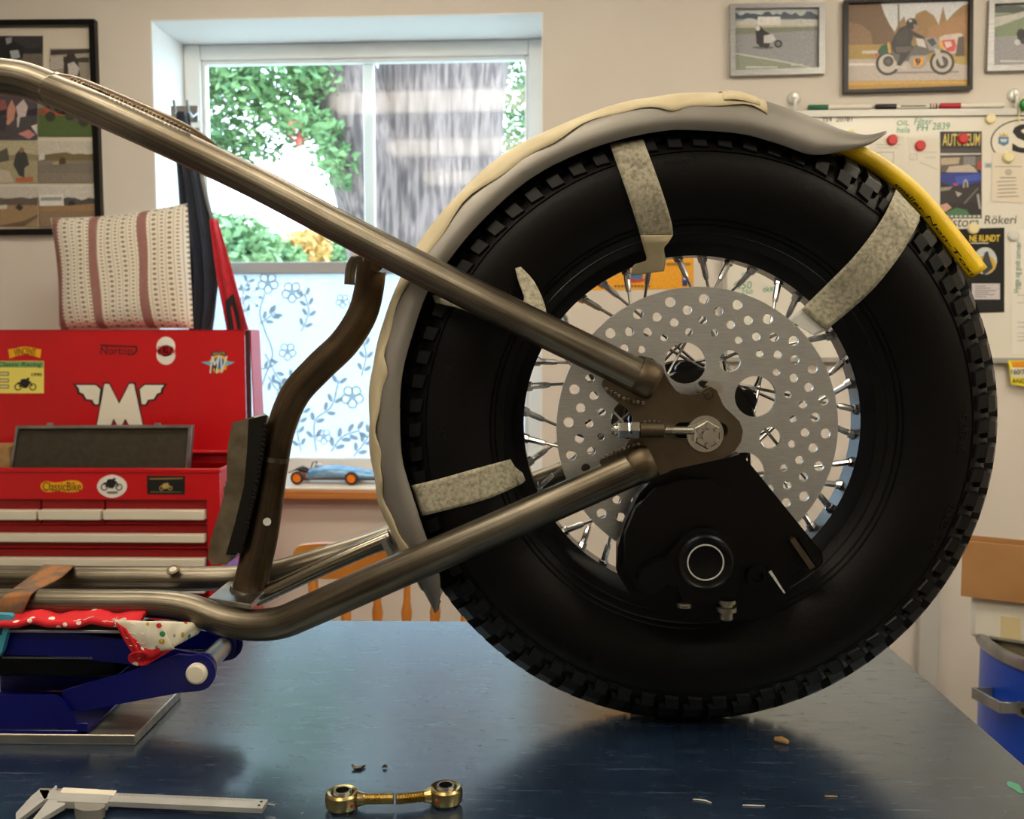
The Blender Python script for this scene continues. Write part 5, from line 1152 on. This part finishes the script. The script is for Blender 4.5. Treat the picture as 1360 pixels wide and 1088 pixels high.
# black tour poster
t = paper('tour_poster', [(1266,305),(1331,303),(1331,415),(1266,417)], (24,24,26), BO, 'black poster with yellow title lettering and a round photo', 'poster')
text('title', 'NE RUNDT', WALL, 1285, 313, 1324.5, 321.5, BO+.001, flat((240,206,60)), t, bold=.02); text('subtitle', 'den store rundtur', WALL, 1287, 322.5, 1310, 325, BO+.001, flat((220,220,214)), t) if False else None
printed('round_photo', WALL, BO+.001, [(rect(1286,323,1310,324.2), (210,210,206)), (ell(1305.5,347,15.5,18,28), (200,206,204)), (ell(1305.5,352,14.6,12,24), (212,172,80)), ([(1303,366),(1300,352),(1305,336),(1309,334),(1312,345),(1316,356),(1310,362)], (50,56,64)), (rect(1288,377,1325,398), (206,200,204))]+[(rect(1292,380+k*2.8,1306+(k*7) % 17,381+k*2.8), (120,116,120)) for k in range(6)], t)
magnet(1289.5, 304.5, 7.5, m_creammag, 'round cream magnet at the top of the black poster', BO+.001)
# oval country sticker sheet
t = paper('sticker_sheet', [(1302,157),(1420,155),(1420,215),(1303,214)], (228,222,208), BO, 'sheet with a black oval outline, a big letter S and a small blue crest', 'sticker')
plate('oval_outline', [ell(1356,190,43.5,30,48), ell(1356,190,41.8,28.4,48)], WALL, BO+.0007, .0004, m_ink, t, px=True)
text('oval_letter', 'S', WALL, 1342, 166, 1376, 204.5, BO+.0007, m_ink, t, bold=.02)
printed('crest', WALL, BO+.0007, [([(1323,183),(1336.5,183),(1336.5,192),(1330,195.5),(1323,192)], (70,120,160)), ([(1325,186),(1335,186),(1333,190),(1327,190)], (200,206,210)), ([(1324,178),(1327,181),(1330,177.5),(1333,181),(1336,178),(1335,182.5),(1325,182.5)], (206,170,60))], t)
# receipt with cream magnet
t = paper('receipt', [(1315,204),(1359,205),(1357,271),(1313.5,268)], (224,214,196), BO+.001, 'creased handwritten receipt under a cream magnet', 'paper')
rr = random.Random(9)
printed('receipt_print', WALL, BO+.0018, [(rect(1318,222,1354,223), (150,140,124)), (ell(1336,230,5,4.5,14), (190,180,164)), (rect(1325,236.5,1346,238), (140,132,118))]+[([(1320+rr.random()*4,242+k*5),(1344+rr.random()*10,241+k*5),(1344+rr.random()*10,242.2+k*5),(1320,243.4+k*5)], (150,140,126)) for k in range(5)], t)
magnet(1335.5, 210, 7.5, m_creammag, 'round cream magnet on the creased receipt', BO+.003)
t = paper('small_label', rect(1304.5,217.5,1314,224), (190,196,200), BO+.0004, 'tiny grey label beside the receipt', 'label'); text('label_print', '20', WALL, 1306, 219, 1312.5, 223, BO+.0012, m_ink, t)
# white flyer with vertical green lettering
t = paper('flyer', [(1339,306),(1440,304),(1440,471),(1341,470)], (232,228,218), BO, 'white flyer with vertical green lettering', 'paper')
text('lettering', 'Hygge og godt samvær', WALL, 1345.5, 322, 1352.5, 389, BO+.001, flat((70,130,110)), t, rot=1)
printed('small_print', WALL, BO+.0008, [(rect(1348,y,1420,y+.8), (170,168,162)) for y in (392,402,428,434,442,447,452)], t)
magnet(1342.5, 313.5, 7.5, m_clear, 'clear plastic round magnet on the white flyer', BO+.001)
# tyre leaflet
t = paper('tyre_leaflet', [(1334,478.5),(1420,479),(1420,521),(1338,510)], (238,220,60), BO+.010, 'yellow and orange leaflet under the whiteboard edge', 'leaflet')
printed('leaflet_print', WALL, BO+.0115, [([(1339,480),(1420,480),(1420,487),(1340,487)], (240,150,30)), ([(1337,488),(1420,489),(1420,502),(1338,501)], (232,226,200))], t)
text('leaflet_lettering', '160/70-8', WALL, 1338, 490, 1366, 497, BO+.0122, m_ink, t); text('leaflet_lettering', 'ANGEL', WALL, 1339, 502.5, 1364, 508.5, BO+.0122, flat((90,70,20)), t)
# orange poster seen through the spokes
t = paper('orange_poster', [(786,230),(921,230),(921,383.5),(786,385.5)], (238,166,26), .001, 'orange poster on the wall seen through the wheel spokes', 'poster')
printed('poster_print', WALL, .0018, [(rect(787,232,920,383), (238,166,26)), (rect(906,364,913,380), (30,40,110)), (rect(907.5,366,911.5,372), (200,210,230)), (ell(843,372,14,4,16), (200,60,50)), (ell(845,366,9,6,14), (70,110,150)), (rect(885,349,917,353), (160,110,30))], t)
text('web_address', 'www.retroracing.org', WALL, 816, 378.5, 866, 382.5, .0024, flat((60,40,20)), t) if False else None
printed('small_lettering', WALL, .0024, [(rect(816+k*4.4,379,819+k*4.4,381.5), (90,60,20)) for k in range(11)], t)
# markers on the top edge of the board
def marker(x0, x1, y, capx, capc, bodyc, label, logo=False):
    a, b, c = wu(x0,y), wu(capx,y), wu(x1,y); r = .0085; zz = wu(x0, 148.5-(x0-1070)*.0115)[1]+r
    t = thing('marker_pen', WALL.pt(a[0], zz-r, .013), label, 'marker', 'marker pens on the whiteboard edge')
    MB().tube([WALL.pt(a[0],zz,.013), WALL.pt(a[0]+.002,zz,.013), WALL.pt(b[0],zz,.013)], [r*.85,r,r], 16).build('cap', capc, t)
    MB().tube([WALL.pt(b[0],zz,.013), WALL.pt(b[0]+(c[0]-b[0])*.9,zz,.013), WALL.pt(c[0],zz,.013)], [r*.88,r*.88,r*.7], 16).build('barrel', bodyc, t)
    if logo:
        for k, cc in enumerate(((24,24,24),(200,30,40),(24,24,24))):
            u = b[0]+(c[0]-b[0])*(.8+.07*k); MB().tube([WALL.pt(u,zz,.013), WALL.pt(u+.004,zz,.013)], r*.9, 16).build('stripe', flat(cc), t)
        u = b[0]+(c[0]-b[0])*.1; MB().box((u, zz-.0015, .013+r*.86), (b[0]+(c[0]-b[0])*.7, zz+.0015, .013+r*.92), WALL.mat()).build('barrel_print', m_ink, t)
marker(1072,1155,141,1098,mat('green_cap', rgb(20,100,70), .4),m_board,'marker pen with green cap lying on the whiteboard edge')
marker(1161,1243,140,1188,mat('black_cap', rgb(26,24,26), .4),m_board,'marker pen with black cap and striped barrel on the whiteboard edge',True)
marker(1246,1331,138,1273,mat('red_cap', rgb(180,20,50), .4),m_board,'marker pen with red cap lying on the whiteboard edge')
def clip(x, y, label):
    t = thing('board_clip', WALL.pt(*wu(x, y+14), 0), label, 'clip', 'clear clips above the board')
    u, v = wu(x, y); MB().lathe([(0,.012),(.014,.010),(.019,.004),(.020,0)], WALL.pt(u,v,.001), WALL.n, 24).build('base', m_clear, t)
    MB().tube([WALL.pt(u,v,.010), WALL.pt(u,v-.01,.022), WALL.pt(u,v-.03,.024), WALL.pt(u,v-.04,.020)], .005, 10).build('hook', m_clear, t)
    MB().cyl(WALL.pt(u,v+.006,.011), WALL.pt(u,v+.006,.016), .006, n=14).build('screw', m_galv, t)
    return t
clip(1054,131,'clear plastic wall clip near the fender top'); clip(1346,127,'clear plastic wall clip with the green tag')
u, v = wu(1354,142); t = thing('key_tag', WALL.pt(u, v-.02, .03), 'green plastic key tag hanging from a wall clip', 'key tag')
MB().lathe([(0,.008),(.012,.007),(.016,.003),(.016,-.003),(.012,-.007),(0,-.008)], WALL.pt(u,v,.036), WALL.n, 24).build('tag', m_greenplastic, t)
MB().tube([WALL.pt(*wu(x,y),.03) for x, y in ((1349,132),(1348,145),(1347,158),(1348,166))], .002, 6).build('cord', m_creammag, t)

# ================================================================== CHAIR
CHY = 2.25
ch = thing('wooden_chair', (P(520,760,CHY).x, CHY-.2, 0), 'varnished pine spindle-back chair between bench and window', 'chair')
KP2 = PY(CHY)
crest = [(390,752),(391,736),(397,725),(410,721),(450,719.5),(530,718.5),(610,721),(640,726),(648,738),(648,754),(640,763),(600,765),(520,766),(440,766),(402,764)]
plate('crest_rail', [smooth_path(crest+[crest[0]],3)[:-1]], KP2, 0, .022, m_pine, ch, .004, px=True)
zseat = .45
for x in (415, 458, 501, 541, 580, 622):
    a = P(x,762,CHY-.011); b = Vector((P(520+(x-520)*.9,762,CHY).x, CHY-.03, zseat)); n = 14; pts, rs = [], []
    for k in range(n+1):
        t = k/n; pts.append(a.lerp(b, t)); rs.append((.007+.0045*math.sin(PI*t)**2+(.003 if k in (4,6,10) else 0)) if 415 < x < 622 else .012)
    MB().tube(pts, rs, 14).build('spindle' if 415 < x < 622 else 'back_post', m_pine, ch)
sx0, sx1 = P(405,762,CHY).x, P(634,762,CHY).x
MB().box((sx0-.02, CHY-.42, zseat-.03), (sx1+.02, CHY+.0, zseat)).build('seat', m_pine, ch, 30, .01)
for x, dx_ in ((sx0+.03,-.03),(sx1-.03,.03)):
    for y, dy_ in ((CHY-.37,-.04),(CHY-.06,.04)): MB().tube([(x,y,zseat-.02),(x+dx_*.5,y+dy_*.5,.22),(x+dx_,y+dy_,0)], [.016,.02,.013], 14).build('leg', m_pine, ch)
for y in (CHY-.39, CHY-.04): MB().tube([(sx0+.015,y,.2),(sx1-.015,y,.2)], .009, 10).build('stretcher', m_pine, ch)

# ================================================================== TOY CAR on the sill
ty = WALL.at(-.06); tc_ = ty.px(452,640); TZS = SILL_Z
toy = thing('toy_race_car', ty.pt(tc_[0], TZS, 0), 'blue tin toy race car with orange wheels on the window sill', 'toy car')
def tpt(px_, py_, off=0): u, v = ty.px(px_, py_); return ty.pt(u, v, off)
def tz(h, px_, off=0): u = ty.px(px_, 630)[0]; return ty.pt(u, TZS+h, off)
wr_ = .021
bp = [(408,.020,.016,.020),(418,.030,.030,.026),(432,.034,.036,.028),(452,.034,.036,.029),(475,.030,.034,.025),(495,.026,.028,.018),(515,.022,.016,.010)]
def toyb(a, b):
    q_ = smooth_path(bp, 4); i = round(a*(len(q_)-1)); x, hz, wd, hh = q_[i]; an = 2*PI*b
    return tz(hz+hh*.75*math.sin(an), x, wd*math.cos(an))
mb = MB(); mb.grid(toyb, (len(bp)-1)*4, 18); mb.build('body', m_toyblue, toy)
MB().box((-.0,-.0,-.0),(.001,.001,.001)) 
a, b = tz(.012,404), tz(.012,512); mb = MB(); mb.box((ty.px(404,630)[0], TZS+.010, -.018), (ty.px(512,630)[0], TZS+.018, .018), ty.mat()); mb.build('chassis', mat('red_brown_tin', rgb(120,66,60), .4), toy, 30, .002)
for x in (400, 471):
    for o in (-.045, .045):
        u = ty.px(x,630)[0]; c = ty.pt(u, TZS+wr_, o)
        wh = MB().lathe([(.014,-.008),(.019,-.008),(.021,-.004),(.021,.004),(.019,.008),(.014,.008)], c, WALL.n, 24, True).build('tyre', mat('toy_tyre_rubber', rgb(60,40,36), .7), toy)
        MB().lathe([(0,.009),(.004,.009),(.006,.006),(.013,.007),(.015,.004),(.015,-.006),(0,-.006)], c, WALL.n, 24).build('wheel_disc', m_orange, wh)
    u = ty.px(x,630)[0]; MB().cyl(ty.pt(u,TZS+wr_,-.045), ty.pt(u,TZS+wr_,.045), .003, n=8).build('axle', m_galv, toy)
for k in range(5):
    for o in (-.02,.02): MB().tube([tz(.034,413-k*1.5,o*.6), tz(.044,405-k*2.5,o), tz(.050-.004*k,398-k*3,o*1.3)], .0016, 6).build('exhaust_pipe', mat('dark_tin', rgb(70,72,76), .35, .8), toy)
MB().tube([tz(.045,414,.012), tz(.066,417,.012), tz(.066,420,-.012), tz(.045,417,-.012)], .0018, 8).build('roll_bar', mat('dark_tin', rgb(70,72,76), .35, .8), toy)
MB().ball(tz(.056,424), .010, (1.2,.8,.6)).build('windscreen', m_clear, toy)

# ================================================================== DRUM AND BOXES
DY = 2.07; dc = P(1494,855,DY); DR = 182*DY/F; zr = dc.z
dr = thing('steel_drum', (dc.x, DY, 0), 'blue steel drum with grey clamp ring beside the bench', 'drum')
MB().lathe([(0,0),(DR-.012,0),(DR-.012,zr*.35),(DR-.004,zr*.36),(DR-.012,zr*.37),(DR-.012,zr-.02),(DR-.012,zr-.01)], (dc.x,DY,0), (0,0,1), 64).build('body', m_drum, dr)
MB().lathe([(DR-.012,zr-.022),(DR-.002,zr-.024),(DR+.001,zr-.012),(DR-.002,zr),(DR-.012,zr+.001),(DR-.022,zr-.004)], (dc.x,DY,0), (0,0,1), 64).build('clamp_ring', m_galv, dr)
MB().lathe([(0,zr-.014),(DR*.7,zr-.014),(DR-.05,zr-.012),(DR-.03,zr-.022),(DR-.018,zr-.008)], (dc.x,DY,0), (0,0,1), 64).build('lid', mat('dull_drum_lid', rgb(110,104,92), .4, .8, c2=rgb(70,64,54), scale=9), dr)
def dp(r, a, z): return Vector((dc.x+r*math.cos(a), DY+r*math.sin(a), z))
zh = zr-.108; hr = DR-.012
def flat_bar(pts, w_, th):
    mb = MB()
    for a, b in zip(pts, pts[1:]):
        d = (b-a).normalized(); n = d.cross(Vector((0,0,1))).normalized()*th/2; up_ = Vector((0,0,w_/2))
        v = [a+n+up_, b+n+up_, b+n-up_, a+n-up_, a-n+up_, b-n+up_, b-n-up_, a-n-up_]; mb.add(v, [(0,1,2,3),(7,6,5,4),(0,4,5,1),(3,2,6,7),(1,5,6,2),(0,3,7,4)])
    return mb
a1, a2 = D(181), D(199)
p1, p2 = dp(hr,a1,zh), dp(hr,a2,zh); out_ = Vector((-.042, .002, 0))
flat_bar([p1, p1+out_, p2+out_+Vector((.004,0,0)), p2], .024, .004).build('carry_handle', m_galv, dr, 30, .001)
flat_bar([dp(hr+.002,D(198.5),zh), dp(hr+.002,D(205),zh)], .030, .004).build('handle_bracket', m_galv, dr)
e = dp(hr+.002, D(202.5), zh); nn_ = Vector((math.cos(D(202.5)), math.sin(D(202.5)), 0)); MB().cyl(e, e+nn_*.006, .007, n=14).build('handle_bolt', m_ink, dr)
flY = 2.145
bzM = Matrix.Translation((P(1287,850,flY).x, flY, zr-.013)) @ Matrix.Rotation(D(-31), 4, 'Z')
fh = P(1287,790,flY).z-(zr-.013)
fbx = thing('foam_box', bzM@Vector((.13,.12,0)), 'white foam box on the blue drum lid', 'box')
MB().box((0,0,0),(.27,.24,fh), bzM).build('shell', m_foam, fbx, 30, .012)
mb = MB(); mb.box((.062,-.0012,.012),(.100,.0,fh*.62), bzM); mb.build('tape_patch', mat('yellowed_tape', rgb(226,208,160), .6), fbx)
bz2 = Matrix.Translation((P(1276,790,flY-.01).x, flY-.01, zr-.013+fh)) @ Matrix.Rotation(D(-29), 4, 'Z')
hh_ = P(1276,717,flY).z-(zr-.013+fh)
cb = thing('cardboard_box', bz2@Vector((.08,.025,0)), 'slim open brown cardboard box stacked on the white foam box', 'box')
for lo, hi in (((0,0,0),(.152,.004,hh_)), ((0,.05,0),(.152,.054,hh_+.004)), ((0,.004,0),(.004,.05,hh_)), ((.148,.004,0),(.152,.05,hh_))): MB().box(lo, hi, bz2).build('side', m_card, cb)
MB().box((.004,.004,0),(.148,.05,.004), bz2).build('bottom', m_card, cb)
